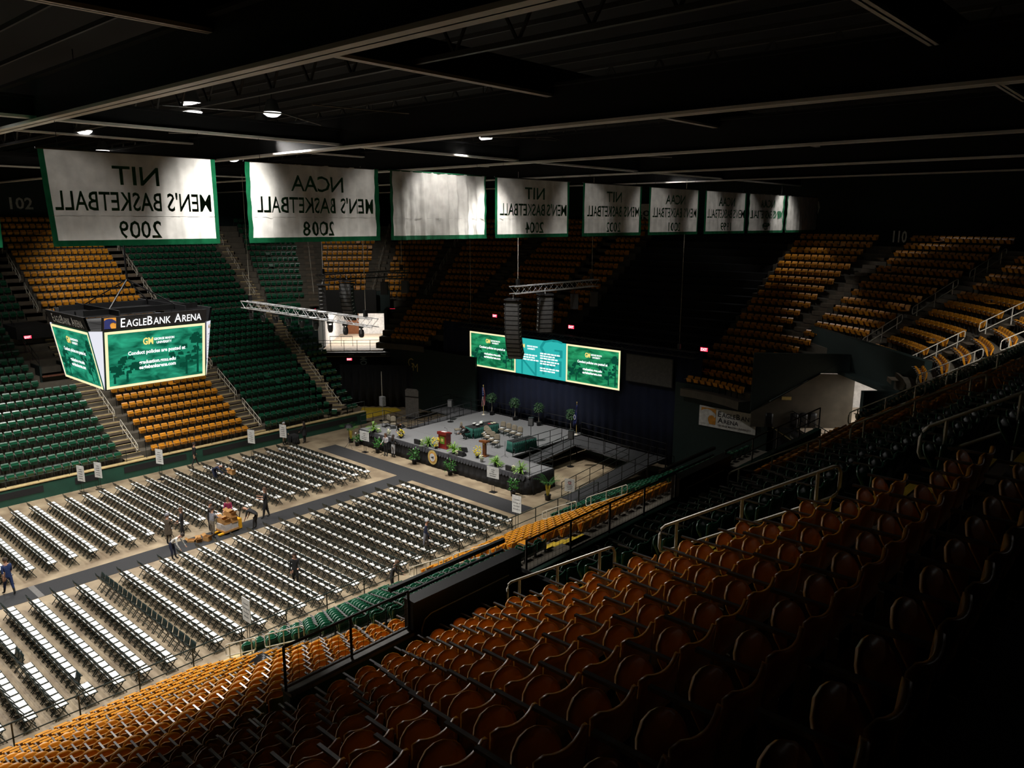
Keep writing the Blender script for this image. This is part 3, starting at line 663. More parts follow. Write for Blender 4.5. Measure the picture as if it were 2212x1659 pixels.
def slide(parent, fn, wd, ht, name, green, tm='swhite'):
    """green slide: fn(u,v,lift) maps slide coordinates (-.5...5) to space"""
    U = (fn(.01, 0, 0)-fn(0, 0, 0)).normalized(); V = (fn(0, .01, 0)-fn(0, 0, 0)).normalized()
    s = MB(); s.add([fn(-.5, -.5, .01), fn(.5, -.5, .01), fn(.5, .5, .01), fn(-.5, .5, .01)], [(0, 1, 2, 3)], M[green]); so = s.build(name, parent)
    b = MB(); e = .028
    for (u0, v0, u1, v1) in ((-.5, -.5, .5, -.5+e*1.6), (-.5, .5-e*1.6, .5, .5), (-.5, -.5, -.5+e, .5), (.5-e, -.5, .5, .5)): b.add([fn(u0, v0, .025), fn(u1, v0, .025), fn(u1, v1, .025), fn(u0, v1, .025)], [(0, 1, 2, 3)], M['sborder'])
    b.build('border', so)
    b = MB(); rr = random.Random(5)
    for cx, cyv, sc in ((-.3, -.22, .22), (.3, -.15, .27), (.42, .15, .12), (-.42, -.3, .12)):
        for q in range(26):
            a, d = rr.random()*6.28, rr.random()**.5; x, y = cx+cos(a)*d*sc*.6, cyv+sin(a)*d*sc*.75+.08; z = .02+rr.random()*.04
            if abs(x) < .45 and abs(y) < .42: b.add([fn(x-z*.6, y-z*.5, .018), fn(x+z*.6, y-z*.7, .018), fn(x+z*.5, y+z*.8, .018), fn(x-z*.5, y+z*.6, .018)], [(0, 1, 2, 3)], M['sdark'])
        b.add([fn(cx-.012, -.42, .018), fn(cx+.012, -.42, .018), fn(cx+.008, cyv, .018), fn(cx-.008, cyv, .018)], [(0, 1, 2, 3)], M['sdark'])
    b.build('tree_pattern', so)['kind'] = 'stuff'
    b = MB(); C = lambda u, v: fn(u, v, .03)
    text(b, 'GM', C(-.09, .22), U, V, ht*.115, wd*.10, M['sgold'], .03)
    for q, l in enumerate(('GEORGE MASON', 'UNIVERSITY')): text(b, l, C(.07, .28-q*.065), U, V, ht*.04, wd*(.20 if q == 0 else .15), M[tm], .03)
    text(b, 'Conduct policies are posted at', C(0, .06), U, V, ht*.062, wd*.56, M[tm], .03)
    text(b, 'graduation.gmu.edu', C(0, -.12), U, V, ht*.062, wd*.36, M[tm], .03); text(b, 'eaglebankarena.com', C(0, -.21), U, V, ht*.062, wd*.36, M[tm], .03)
    b.build('lettering', so)
for k in range(4):
    def fn(u, v, l, k=k): z = (ZT+ZB)/2+v*(ZT-ZB)*.97; p = face(k, u*2*HW*.97, z); n = Matrix.Rotation(-k*pi/2, 3, 'Z') @ Vector((1, 0, -.15)); return p+n*l
    slide(t, fn, 2*HW, ZT-ZB, 'screen', 'sgreen')
    # chamfer panel and header
    a0, a1, b0, b1 = face(k, -HW, ZB), face(k, -HW, ZT), face((k+1) % 4, HW, ZB), face((k+1) % 4, HW, ZT)
    n = ((a0-b0).cross(a1-a0)).normalized(); n = n if n.dot(Vector((a0.x, a0.y, 0))) > 0 else -n
    pn = MB(); pn.add([p+n*.02 for p in (a0, b0, b1, a1)], [(0, 1, 2, 3)], M['panelw']); po = pn.build('corner_panel', t)
    c = (a0+a1+b0+b1)/4+n*.035; ax = (a1-a0).normalized(); sd = (a0-b0).normalized(); lt = MB()
    if k != 3 and k != 2:
        text(lt, 'Inova', c-sd*.0+ax*.1+sd*-.12, -ax, sd, .26, 1.05, M['dblue'], .0)
        for q in range(4): lt.lathe([(.085, 0), (.085, .004)], M['dblue'], (0, 0, 0), 8) if False else lt.add([c+ax*(1.0+.11*cos(1.57*q))+sd*.11*sin(1.57*q)+ax*.08*cos(j*.785)+sd*.08*sin(j*.785)+n*.002 for j in range(8)], [tuple(range(8))], M['dblue'])
    else: text(lt, 'Patriots', c+ax*0-sd*.05, -ax, sd, .2, 1.5, M['ink'], -.02); text(lt, 'GM', c+ax*1.0, sd, ax, .2, .34, M['goldm'])
    lt.build('lettering', po)
    hd = MB(); Q = lambda u, z, o: (lambda p: p+(Matrix.Rotation(-k*pi/2, 3, 'Z') @ Vector((o, 0, 0))))(face(k, u, z))
    hd.add([Q(-HW, 12.02, .0), Q(HW, 12.02, .0), Q(HW, 12.62, .06), Q(-HW, 12.62, .06), Q(-HW, 12.02, -.1), Q(HW, 12.02, -.1), Q(HW, 12.62, -.04), Q(-HW, 12.62, -.04)], [(0, 1, 2, 3), (7, 6, 5, 4), (3, 2, 6, 7), (0, 4, 5, 1)], M['black']); ho = hd.build('header', t)
    lt = MB(); U = (Q(1, 12.1, 0)-Q(0, 12.1, 0)); VH = (Q(0, 12.62, .06)-Q(0, 12.02, 0)).normalized(); mt = M['swhite'] if k == 0 else M['offwhite']
    text(lt, [('E', 1), ('AGLE', .8), ('B', 1), ('ANK', .8), (' ', 1), ('A', 1), ('RENA', .8)], Q(.25, 12.12, .05), U, VH, .42, 3.7, mt, .004)
    if k == 0: eagle(lt, Q(-2.05, 12.34, .07), U, VH, .5, M['orange'], M['dblue'], (1, 0, 0))
    lt.build('lettering', ho)
fr = MB()
for s_ in (-1, 1):
    fr.beam((s_*1.5, -2.6, 12.7), (s_*1.5, 2.6, 12.7), .06, .25, M['black']); fr.beam((-2.6, s_*1.5, 12.7), (2.6, s_*1.5, 12.7), .06, .25, M['black']); fr.beam((s_*1.5, -1.5, 12.8), (0, 0, 14), .05, .05, M['black']); fr.beam((s_*1.5, 1.5, 12.8), (0, 0, 14), .05, .05, M['black'])
fr.build('frame', t)
MB().tube([(.0, .0, 13.9), (0, 0, 19.6)], .05, M['black']).build('cable', t)
MB().tube([(2.5, 2.3, 12.6), (2.5, 2.3, 19.6)], .012, M['black']).build('cable', t)

# ---------------------------------------------------------------- championship banners (we see their backs)
BX = 4.0; S_ = (28.125-BX)/38.125
for i, (y0, y1, ti, ln, yr) in enumerate(((-4.5, 2.3, '', '', ''), (3.98, 11.97, 'NIT', "MEN'S BASKETBALL", '2009'), (13.61, 22.21, 'NCAA', "MEN'S BASKETBALL", '2008'), (23.11, 31.54, '', '', ''), (32.48, 40.84, 'NIT', "MEN'S BASKETBALL", '2004'), (42.63, 51.05, 'NIT', "MEN'S BASKETBALL", '2002'),
        (52.32, 61.12, 'NCAA', "MEN'S BASKETBALL", '2001'), (62.4, 71.26, 'NCAA', "MEN'S BASKETBALL", '1999'), (71.91, 80.98, 'NCAA', "MEN'S BASKETBALL", '1989'), (81.86, 90.96, '', '', ''))):
    Y0, Y1 = -8.019+(y0+8.019)*S_, -8.019+(y1+8.019)*S_
    zb, zt = 16.724+(15.6-16.724)*S_, 16.724+(19.78-16.724)*S_
    wv = Y1-Y0; ht = zt-zb; blank = not ln
    lab = ('green-edged white banner cut off at the picture edge' if i == 0 else 'blank bright white banner, third from the near end' if i == 3 else 'crumpled blank banner at the far end of the row' if i == 9 else f'white banner with reversed green lettering {ti} {yr}')
    t = thing('banner', lab, 'banner', (BX, (Y0+Y1)/2, zb), 0, 'white championship banners')
    ph = i*1.7; am = .075 if blank else .045 if i in (2, 8) else .024
    def fold(y, z, ph=ph, am=am, wv=wv, ht=ht): return am*(sin(11*y+ph+.6*sin(3*z))+.6*sin(23*y+2*ph+z)+.4*sin(5.3*y))*(.35+.65*(1-z/ht)) + (.02*sin(9*z+6*y) if am > .03 else 0)
    nu, nv = 70, 16; v = []; f = []; b = MB(); bw = .13
    sk = .14 if i == 1 else 0
    vs = [(fold((q/nu-.5)*wv, r/nv*ht), (q/nu-.5)*wv+sk*(1-r/nv)*(.5-q/nu)*2*(q/nu < .5), r/nv*ht) for r in range(nv+1) for q in range(nu+1)]
    for r in range(nv):
        for q in range(nu):
            ed = q < 2 or q >= nu-2 or r < 1 or i == 0
            b.add([], [], M['bgreen'] if ed else M['banner']); b.f.append((r*(nu+1)+q, r*(nu+1)+q+1, (r+1)*(nu+1)+q+1, (r+1)*(nu+1)+q)); b.m.append(b.mi(M['bgreen'] if ed else M['banner']))
    b.v = vs; b.build('cloth', t, True)
    MB().tube([(0, -wv/2-.05, ht), (0, wv/2+.05, ht)], .03, M['bgreen' if i == 3 else 'black']).build('top_pole', t)
    MB().tube([(0, -wv*.4, ht), (0, -wv*.4, 19.4-zb)], .008, M['black'], 4).build('cord', t); MB().tube([(0, wv*.4, ht), (0, wv*.4, 19.4-zb)], .008, M['black'], 4).build('cord', t)
    MB().beam((.005, -wv*.48, ht*.32), (.005, wv*.48, ht*.32), .012, .008, M['silver']).build('seam', t)
    if ln:
        off = lambda p, fold=fold: Vector((fold(p.y, p.z)+.035, 0, 0)); b = MB()
        text(b, ti, (0, 0, ht*.66), (0, -1, 0), (0, 0, 1), ht*.2, wv*(.27 if ti == 'NIT' else .4), M['bletter'], .011, off)
        text(b, ln, (0, 0, ht*.38), (0, -1, 0), (0, 0, 1), ht*.2, wv*.9, M['bletter'], .011, off); text(b, yr, (0, 0, ht*.08), (0, -1, 0), (0, 0, 1), ht*.19, wv*.25, M['bletter'], .011, off)
        b.build('lettering', t)
# poster and flag on the end wall, glimpsed between banners
t = thing('hanging_poster', 'white tournament poster hanging on the end wall between two banners', 'poster', (-11.8, 55.5, 16.2)); MB().box((0, 0, 0), (4.2, .05, 4.4), M['white']).build('panel', t)
b = MB()
for s_, z, h, m_ in (('2006', 1.1, .5, 'ink'), ('FINAL', .35, .7, 'ink'), ('FOUR', -.6, .8, 'ink'), ('INDIANAPOLIS', -1.4, .4, 'red')): text(b, s_, (0, -.04, z), (1, 0, 0), (0, 0, 1), h, 3.4, M[m_])
b.build('lettering', t)
def us_flag(name, parent, wd, ht, fn, n=13):
    for q in range(13):
        b = MB(); b.shell(lambda u, v: fn(u, (q+v)/13), 9, 2, (0, -.004, 0), M['red'] if q % 2 == 0 else M['white']); b.build('stripe', parent, True)
t = thing('wall_flag', 'large striped flag hanging on the dark end wall', 'flag', (-21.6, 55.6, 15.6))
us_flag('flag', t, 4, 2.4, lambda u, v: (4*(u-.5), 0, 2.4*(v-.5)))
b = MB(); b.box((-1.2, -.02, .55), (1.6, .02, 1.3), M['fblue'])
for q in range(12): b.box((-1.85+.4*(q % 4), -.035, .15+.38*(q//4)), (.12, .01, .12), M['white'])
b.build('canton', t)

# ---------------------------------------------------------------- trusses, speakers, stage lamps
def truss(name, label, p, q, s=.42, m='alu'):
    p, q = Vector(p), Vector(q); L = (q-p).length; d = (q-p).normalized(); sd = d.cross(Vector((0, 0, 1))).normalized(); up = Vector((0, 0, 1)); t = thing(name, label, 'truss', p)
    for a in (-1, 1):
        for c in (-1, 1): o = sd*a*s/2+up*c*s/2; MB().tube([o, o+d*L], .03, M[m], 6).build('chord', t)
    n = int(L/.5); b = MB()
    for k in range(n):
        a, c = k*L/n, (k+1)*L/n; e = 1 if k % 2 else -1
        for sg in (-1, 1):
            b.tube([d*a+sd*sg*s/2-up*e*s/2, d*c+sd*sg*s/2+up*e*s/2], .014, M[m], 4); b.tube([d*a+up*sg*s/2-sd*e*s/2, d*c+up*sg*s/2+sd*e*s/2], .014, M[m], 4)
    b.build('lattice', t)
    for k in (.06, .94):
        c = MB(); c.tube([d*L*k+up*.2, d*L*k+up*(19.5-p.z)], .012, M['rail'], 4); c.build('chain', t); MB().box(d*L*k+up*.45, (.18, .18, .35), M['black']).build('hoist', t)
    return t
truss('lighting_truss', 'long silver lighting truss over the audience below the far seats', (-17.2, 17, 11.6), (-4.0, 17, 11.55))
truss('speaker_truss', 'silver truss carrying speakers above the stage screens', (-2, 25.4, 12.85), (-2, 33.6, 12.85))
truss('speaker_truss', 'darker truss carrying speakers in front of the gold corner seats', (-18.4, 23.3, 12.85), (-18.4, 31.4, 12.85), .42, 'black')
truss('screen_truss', 'black truss carrying the row of stage screens', (-19, 37.6, 8.25), (3.4, 37.6, 8.15), .4, 'black')
for k in range(9):
    x = -16.4+k*1.4; t = thing('moving_head_light', f'silver stage lamp hanging under the lighting truss, {ordw(k+1)} from the far end', 'stage lamp', (x, 17, 11.32), .3*k, 'lamps under the lighting truss')
    b = MB(); b.box((0, 0, -.06), (.3, .22, .12), M['spk']); b.build('base', t)
    b = MB(); b.beam((-.17, 0, -.1), (-.17, 0, -.42), .03, .08, M['grille']); b.beam((.17, 0, -.1), (.17, 0, -.42), .03, .08, M['grille']); b.build('yoke', t)
    b = MB(); b.lathe([(.05, 0), (.13, .05), (.15, .2), (.13, .36), (.10, .4)], M['spk'], (0, 0, -.62), 12); b.build('head', t, True); MB().lathe([(.10, 0), (.11, .015)], M['white'], (0, 0, -.63), 12).build('lens', t)
def line_array(label, loc, rz, n, curve, w=.9):
    t = thing('line_array_speaker', label, 'speaker', loc, rz); b = MB(); b.box((0, -.1, .12), (w, .9, .08), M['spk']); b.tube([(0, 0, .1), (0, -.1, .5)], .03, M['alu']); b.build('hanging_frame', t)
    ang = 0; y = 0; z = 0
    for k in range(n):
        ang = curve*(k/n)**2; h = .27; c = MB(); mt = Matrix.Rotation(-ang, 3, 'X')
        y2, z2 = y-sin(ang)*h, z-cos(ang)*h; cen = ((0, (y+y2)/2, (z+z2)/2))
        c.box(cen, (w, .5, h*.96), M['spk'], 0, mt); f = mt @ Vector((0, .255, 0)); c.box((0, cen[1]+f.y, cen[2]+f.z), (w*.82, .02, h*.8), M['grille'], 0, mt)
        for s_ in (-1, 1): c.box((s_*(w/2+.02), cen[1]+mt.col[1][1]*.1, cen[2]), (.03, .2, .05), M['alu'], 0, mt)
        c.build('cabinet', t); y, z = y2, z2
    return t
line_array('long curved black speaker column in front of the stage screens', (-2.3, 25.8, 12.15), -pi*.86, 13, .75)
line_array('shorter grey speaker column hanging behind the curved one', (-2.0, 28.4, 12.3), -pi*.7, 8, .3)
line_array('curved black speaker column in front of the gold corner seats', (-18.2, 25.6, 12.4), -pi*.86, 10, .75)
line_array('straight black speaker column beside the gold corner aisle', (-18.9, 24.0, 12.2), pi*.8, 9, .15)
for i, (x, y) in enumerate(((-2, 31.3), (-2, 33.4), (-18.4, 29.2), (-18.4, 31.2))):
    t = thing('hanging_speaker', ('small grey', 'dim small', 'small black', 'farther small black')[i]+' box speaker under the '+('silver' if i < 2 else 'dark')+' speaker truss', 'speaker', (x, y, 11.3), -pi*.8)
    MB().box((0, 0, .5), (.5, .45, .95), M['spk']).build('cabinet', t); MB().box((0, -.23, .5), (.44, .02, .85), M['grille']).build('grille', t); MB().tube([(0, 0, .95), (0, 0, 1.36)], .03, M['spk']).build('hook', t)

# ---------------------------------------------------------------- stage screens and curtains
def curtain(label, p, q, z0, z1, m, amp=.12, wl=.7):
    p, q = Vector((*p, 0)), Vector((*q, 0)); L = (q-p).length; d = (q-p).normalized(); n = Vector((-d.y, d.x, 0)); N = int(L/wl*6); b = MB()
    b.shell(lambda u, v: p+d*L*u+n*amp*(sin(u*L/wl*6.28)+.4*sin(u*L*2.1))*(1-.5*v)+Vector((0, 0, z0+(z1-z0)*v)), N, 2, n*.01, M[m]); return tag(b.build('curtain', None, True), label, 'curtain')
curtain('navy curtain behind the stage under the screens', (-21.5, 38.05), (3.6, 38.05), 0, 8.3, 'navy', .05)
curtain('black curtain across the far corner beside the stage', (-30.5, 33.4), (-23.2, 38.9), 0, 3.9, 'bcloth')
for i, (x0, x1) in enumerate(((-17.9, -12.72), (-12.7, -7.62), (-7.6, -2.7))):
    t = thing('stage_screen', ('green stage screen behind the speaker column', 'teal stage screen in the middle', 'green stage screen nearest the dark panel')[i], 'screen', ((x0+x1)/2, 37.75, 6.3))
    W_, H_ = x1-x0, 2.9; MB().b2((-W_/2, 0, -H_/2), (W_/2, .12, H_/2), M['black']).build('housing', t)
    fn = lambda u, v, l, W_=W_, H_=H_: Vector((u*W_, -l, v*H_))
    if i != 1: slide(t, fn, W_, H_, 'display', 'sgreen2')
    else:
        s_ = MB(); s_.add([fn(a, c, .01) for a, c in ((-.5, -.5), (.5, -.5), (.5, .5), (-.5, .5))], [(0, 1, 2, 3)], M['steal']); so = s_.build('display', t)
        b = MB(); text(b, 'G', fn(.22, .06, .02), (1, 0, 0), (0, 0, 1), 1.5, 2.4, M['steald'], -.01); text(b, 'N', fn(-.22, -.5, .02), (1, 0, 0), (0, 0, 1), 1.35, 1.7, M['steald'], -.01); text(b, 'M', fn(.24, -.42, .02), (1, 0, 0), (0, 0, 1), 1.3, 2.0, M['steald'], -.01); b.build('picture', so)
        b = MB(); rr = random.Random(3); text(b, 'GM', fn(-.36, .24, .03), (1, 0, 0), (0, 0, 1), .3, .5, M['sgold'], .03)
        text(b, 'GEORGE MASON', fn(-.16, .28, .03), (1, 0, 0), (0, 0, 1), .12, 1.1, M['swhite'], .03); text(b, 'UNIVERSITY', fn(-.18, .21, .03), (1, 0, 0), (0, 0, 1), .12, .8, M['swhite'], .03)
        for (u0, v0, n_) in ((-.40, .04, 3), (.0, .13, 3), (.0, -.08, 2), (.0, -.27, 2)):
            for q in range(n_):
                u = u0; 
                while u < u0+.34-.06*(q % 2):
                    w_ = rr.uniform(.03, .07); v_ = v0-q*.065; b.add([fn(u, v_, .03), fn(u+w_, v_, .03), fn(u+w_, v_+.035, .03), fn(u, v_+.035, .03)], [(0, 1, 2, 3)], M['swhite']); u += w_+.012
        b.build('lettering', so)
t = thing('blank_screen', 'dark grey blank screen panel hanging beside the green stage screen', 'screen', (-.3, 37.75, 6.65)); MB().box((0, 0, 0), (3.7, .1, 1.9), M['grille']).build('panel', t); MB().box((0, .03, 0), (3.8, .1, 2.0), M['black']).build('frame', t)
exit_sign('red exit sign in the darkness above the middle stage screen', (-7.9, 38.7, 8.9), 0, .6, .3); exit_sign('red exit sign in the darkness above the blank grey screen', (3.3, 38.75, 8.4), 0, .6, .3); exit_sign('red exit sign behind the curved speaker column', (-15.9, 38.7, 9.1), 0, .55, .28)

# ---------------------------------------------------------------- stage
t = thing('stage', 'grey carpeted stage with black pleated skirt', 'stage', (-10.5, 30, 0))
X = lambda a: a+10.5; Y = lambda a: a-30
b = MB(); b.b2((X(-19), Y(26.9), 1.1), (X(-1.9), Y(29.35), 1.2), M['deck']); b.b2((X(-16), Y(29.35), 1.1), (X(-5.6), Y(37.4), 1.2), M['deck']); b.build('deck', t)
b = MB(); b.b2((X(-18.9), Y(27.0), 0), (X(-2), Y(29.3), 1.1), M['blackm']); b.b2((X(-15.9), Y(29.3), 0), (X(-5.7), Y(37.3), 1.1), M['blackm']); b.build('understructure', t)
def skirt(b, x0, y0, x1, y1, z0, z1, amp, wl, m):
    p, q = Vector((x0, y0, 0)), Vector((x1, y1, 0)); L = (q-p).length; d = (q-p).normalized(); n = Vector((d.y, -d.x, 0))
    b.shell(lambda u, v: p+d*L*u+n*(amp*sin(u*L/wl*6.28)*(1-.6*v)+.10*(1-v)**2+.03)+Vector((0, 0, z0+(z1-z0)*v)), int(L/wl*6)+2, 4, n*-.008, m)
b = MB(); skirt(b, X(-19), Y(26.85), X(-2.2), Y(26.85), .0, 1.18, .03, .55, M['bcloth']); skirt(b, X(-1.86), Y(27.1), X(-1.86), Y(29.3), 0, 1.18, .03, .55, M['bcloth'])
b.prism([(X(-2.2), Y(26.74), 0), (X(-1.8), Y(27.1), 0), (X(-1.86), Y(27.1), 1.18), (X(-2.2), Y(26.84), 1.18)], (.0, .02, 0), M['bcloth']); b.build('skirt', t, True)
b = MB()
for k in range(62):
    x = X(-19)+k*.272; b.prism([(x, Y(26.79), 1.2), (x+.27, Y(26.79), 1.2), (x+.255, Y(26.72), .98), (x+.19, Y(26.69), .92), (x+.135, Y(26.69), .90), (x+.08, Y(26.69), .92), (x+.015, Y(26.72), .98)], (0, .012, 0), M['val'])
b.build('valance', t)
b = MB()
for y in (29.35, 31.8, 34.2): b.b2((X(-15.9), Y(y), 1.2), (X(-5.7), Y(y)+.02, 1.203), M['steel'])
b.build('deck_seam', t)
t = thing('stage_seal', 'round gold university seal hanging on the black stage skirt', 'seal', (-10.5, 26.62, .74), 0)
for r0, r1, m_, nm, y in ((0, .47, 'fern', 'rim', 0), (0, .33, 'orange', 'disc', -.012), (0, .27, 'white', 'centre', -.02)):
    b = MB(); b.add([(r1*cos(k*pi/16), y, r1*1.08*sin(k*pi/16)) for k in range(32)]+[(r1*cos(k*pi/16), y+.02, r1*1.08*sin(k*pi/16)) for k in range(32)], [tuple(range(32))]+[(k, 32+k, 32+(k+1) % 32, (k+1) % 32) for k in range(32)], M['goldm' if nm == 'rim' else m_]); b.build(nm, t)
b = MB(); b.prism([(-.16, -.03, -.02), (0, -.03, .06), (.18, -.03, .10), (.1, -.03, -.02), (.16, -.03, -.1), (0, -.03, -.05)], (0, .004, 0), M['ink']); b.build('figure', t)
# ramps, landings and their railings
def platform(label, pts, z, th=.12, legs=True, name='stage_ramp'):
    """deck polygon with its own heights (x,y,z) and black legs"""
    t = thing(name, label, 'ramp', (0, 0, 0)); b = MB(); b.prism([Vector(p)-Vector((0, 0, th)) for p in pts], (0, 0, th), M['ramp']); b.build('deck', t)
    for p in pts:
        if p[2] > .2 and legs: MB().box((p[0], p[1], (p[2]-th)/2), (.06, .06, p[2]-th), M['black']).build('leg', t)
platform('grey ramp rising from the far corner to the stage', [(-19.6, 30.1, .1), (-18.4, 30.1, .1), (-16.05, 35.2, 1.15), (-17.3, 35.2, 1.15)], 0)
platform('grey landing behind the far end of the stage', [(-19.8, 34.9, 1.1), (-16.05, 35.2, 1.1), (-16.05, 37.2, 1.1), (-19.8, 37.2, 1.1)], 0)
platform('narrow ramp beside the speakers table on the stage', [(-5.5, 29.6, .75), (-4.2, 29.6, .75), (-4.2, 34.8, 1.15), (-5.5, 34.8, 1.15)], 0)
platform('square landing with railings behind the stage end', [(-5.5, 34.8, 1.15), (-1.6, 34.4, 1.15), (-1.6, 36.6, 1.15), (-5.5, 37.0, 1.15)], 0)
platform('second landing beside the dark curtain', [(-1.6, 34.4, 1.1), (2.0, 34.2, 1.05), (2.0, 36.6, 1.05), (-1.6, 36.6, 1.1)], 0)
platform('long ramp running down to the floor beside the palm', [(-.1, 27.9, .03), (1.25, 27.9, .03), (2.1, 34.2, 1.0), (.6, 34.2, 1.0)], 0)
G = lambda l, p: guard(l, p, 1.0, 1.2, 'black', .022, (.55, .12), 'ramp_railing')
G('black railing on the far edge of the far stage ramp', [(-19.6, 30.1, .1), (-17.3, 35.2, 1.15)]); G('black railing on the stage side of the far ramp', [(-18.4, 30.1, .1), (-16.1, 35.1, 1.15)])
G('black railing round the far landing', [(-19.8, 35, 1.1), (-19.8, 37.2, 1.1), (-16.1, 37.2, 1.1)]); G('black railing at the back corner of the stage', [(-16, 33.2, 1.2), (-16, 37.3, 1.2), (-15.4, 37.3, 1.2)])
G('black railing between the stage and the narrow ramp', [(-5.6, 29.5, 1.2), (-5.6, 34.8, 1.2)]); G('black railing on the outer edge of the narrow ramp', [(-4.2, 29.6, .75), (-4.2, 34.4, 1.15), (-1.6, 34.4, 1.15)])
G('black railing along the back of the square landing', [(-5.5, 37, 1.15), (-1.6, 36.6, 1.15), (2.0, 36.6, 1.05), (2.0, 34.4, 1.05)]); G('black railing on the stage side of the long ramp', [(-.1, 27.9, .03), (.6, 34.2, 1.0), (-1.5, 34.4, 1.1)])
G('black railing on the stand side of the long ramp', [(1.25, 27.9, .03), (2.1, 34.2, 1.0)]); G('black railing on the front end of the stage', [(-1.95, 27, 1.2), (-1.95, 29.3, 1.2), (-3.9, 29.3, 1.2)])
G('black railing along the back edge of the stage', [(-15.2, 37.3, 1.2), (-6, 37.3, 1.2)]); G('black railing at the far front end of the stage', [(-19, 27, 1.2), (-19, 29.3, 1.2), (-16.2, 29.3, 1.2)])
mb = MB(); mb.prism([(-25.8, 31.7, 0), (-24.9, 32.2, 0), (-24.9, 35.9, 0), (-26.0, 36.2, 0), (-28.4, 34.2, 0)], (0, 0, .05), M['yellow']); tag(mb.build('yellow_ramp_edge'), 'yellow painted floor strip behind the far end of the stage', 'marking')

t = thing('grey_panel', 'tall rounded grey panel standing behind the far ramps', 'panel', (-22.1, 34.8, 0), .35); b = MB(); b.prism([(-.65, -.04, .1), (.65, -.04, .1), (.65, -.04, 2.45), (.5, -.04, 2.6), (-.5, -.04, 2.6), (-.65, -.04, 2.45)], (0, .08, 0), M['steel']); b.build('board', t); MB().box((0, 0, .05), (1.0, .7, .1), M['black']).build('base', t); MB().b2((-.66, -.06, 1.85), (.66, -.04, 1.95), M['black']).build('rail', t)
t = thing('box_on_pole', 'grey box on a tall pale pole at the far stage ramp', 'equipment', (-23.3, 32.5, 0)); MB().tube([(0, 0, 0), (0, 0, 4.3)], .03, M['rail']).build('pole', t); MB().box((.1, -.05, 1.75), (.45, .35, .8), M['lgrey']).build('box', t); MB().lathe([(.3, 0), (.3, .03)], M['black']).build('base', t)
platform('added low platform frame darkening the floor beside the far ramp', [(-19.3, 29.5, .45), (-16.1, 29.5, .45), (-16.1, 34.8, .55), (-17.2, 34.8, .55)], 0, .4); o_ = bpy.data.objects['stage_ramp.006']  # added dark deck, covers floor that came out too bright
for c_ in o_.children: c_.data.materials.clear(); c_.data.materials.append(M['blackm'])
G('black railing across the dark platform beside the far ramp', [(-19.0, 30.2, .45), (-16.2, 31.0, .45)]); G('second black railing across the dark platform', [(-18.2, 32.0, .5), (-16.2, 32.6, .5)])
# furniture on the stage
def banquet(label, x, y, z, rz, book=True):
    t = thing('banquet_chair', label, 'chair', (x, y, z), rz, 'padded chairs on the stage')
    b = MB(); b.shell(lambda u, v: ((2*u-1)*.21, -.2+.42*v, .42+.05*sin(pi*v)*sin(pi*u)), 5, 5, (0, 0, -.07), M['tan']); b.build('seat', t, True)
    b = MB(); b.shell(lambda u, v: ((2*u-1)*(.21 if v < .7 else .21*math.sqrt(max(.1, 1-((v-.7)/.32)**2))), -.22-.07*v, .50+.42*v), 7, 7, (0, -.045, 0), M['tan']); b.build('backrest', t, True)
    for sx in (-1, 1):
        MB().beam((sx*.2, .19, 0), (sx*.2, .17, .40), .024, .024, M['black']).build('leg', t); MB().beam((sx*.2, -.27, 0), (sx*.2, -.20, .5), .024, .024, M['black']).build('leg', t)
    if book: tag(MB().box((x, y, z+.485), (.24, .2, .012), M['white'], rz).build('programme'), 'white programme lying on the '+label.replace('padded chair', 'chair')[:70], 'booklet')
FW = pi     # facing the audience
for i, (x, y) in enumerate(((-10.0, 31.35), (-9.6, 31.1), (-9.2, 30.8), (-8.55, 30.5), (-7.85, 30.2))): banquet(f'padded chair in the front stage row, {ordw(i+1)} from the green table', x, y, 1.2, FW+.35)
for i, (x, y) in enumerate(((-9.95, 33.1), (-9.3, 33.0), (-8.65, 32.9), (-8.0, 32.8))): banquet(f'padded chair in the back stage row, {ordw(i+1)} from the green table', x, y, 1.2, FW+.3)
banquet('single padded chair behind the red lectern', -12.3, 30.8, 1.2, FW-.5, False); banquet('padded chair at the far end of the stage, facing out', -17.9, 28.5, 1.2, FW, False); banquet('padded chair at the far end of the stage, turned sideways', -17.1, 28.6, 1.2, FW+.9, False)
banquet('dim padded chair by the black corner curtain', -21.9, 31.8, 0, FW+.3, False)
def draped(label, c, d, rz, z=1.2, cl='tcloth'):
    t = thing('draped_table', label, 'table', (*c, z), rz); hx, hy = d[0]/2, d[1]/2; b = MB(); b.b2((-hx, -hy, .72), (hx, hy, .75), M['blackm']); b.build('table_top', t); b = MB()
    for (x0, y0, x1, y1) in ((-hx, -hy, hx, -hy), (hx, -hy, hx, hy), (hx, hy, -hx, hy), (-hx, hy, -hx, -hy)): skirt(b, x0, y0, x1, y1, .02, .74, .025, .16, M[cl])
    b.build('cloth_skirt', t, True)
draped('green-skirted table with black trays on the stage', (-10.95, 32.0), (1.0, 2.4), -.12); draped('green-skirted table beside the narrow ramp', (-6.2, 31.1), (.75, 2.0), -.15)
for i, (x, y) in enumerate(((-11.25, 31.5), (-10.95, 31.9), (-11.2, 32.2), (-10.8, 31.4))):
    t = thing('document_tray', ('front', 'middle', 'rear', 'right-hand')[i]+' black tray heaped with white papers on the green table', 'tray', (x, y, 1.955), .2); MB().lathe([(.15, 0), (.19, .14), (.18, .14), (.14, .02)], M['blackm'], n=4).build('body', t); MB().box((0, 0, .15), (.2, .26, .05), M['white']).build('papers', t)
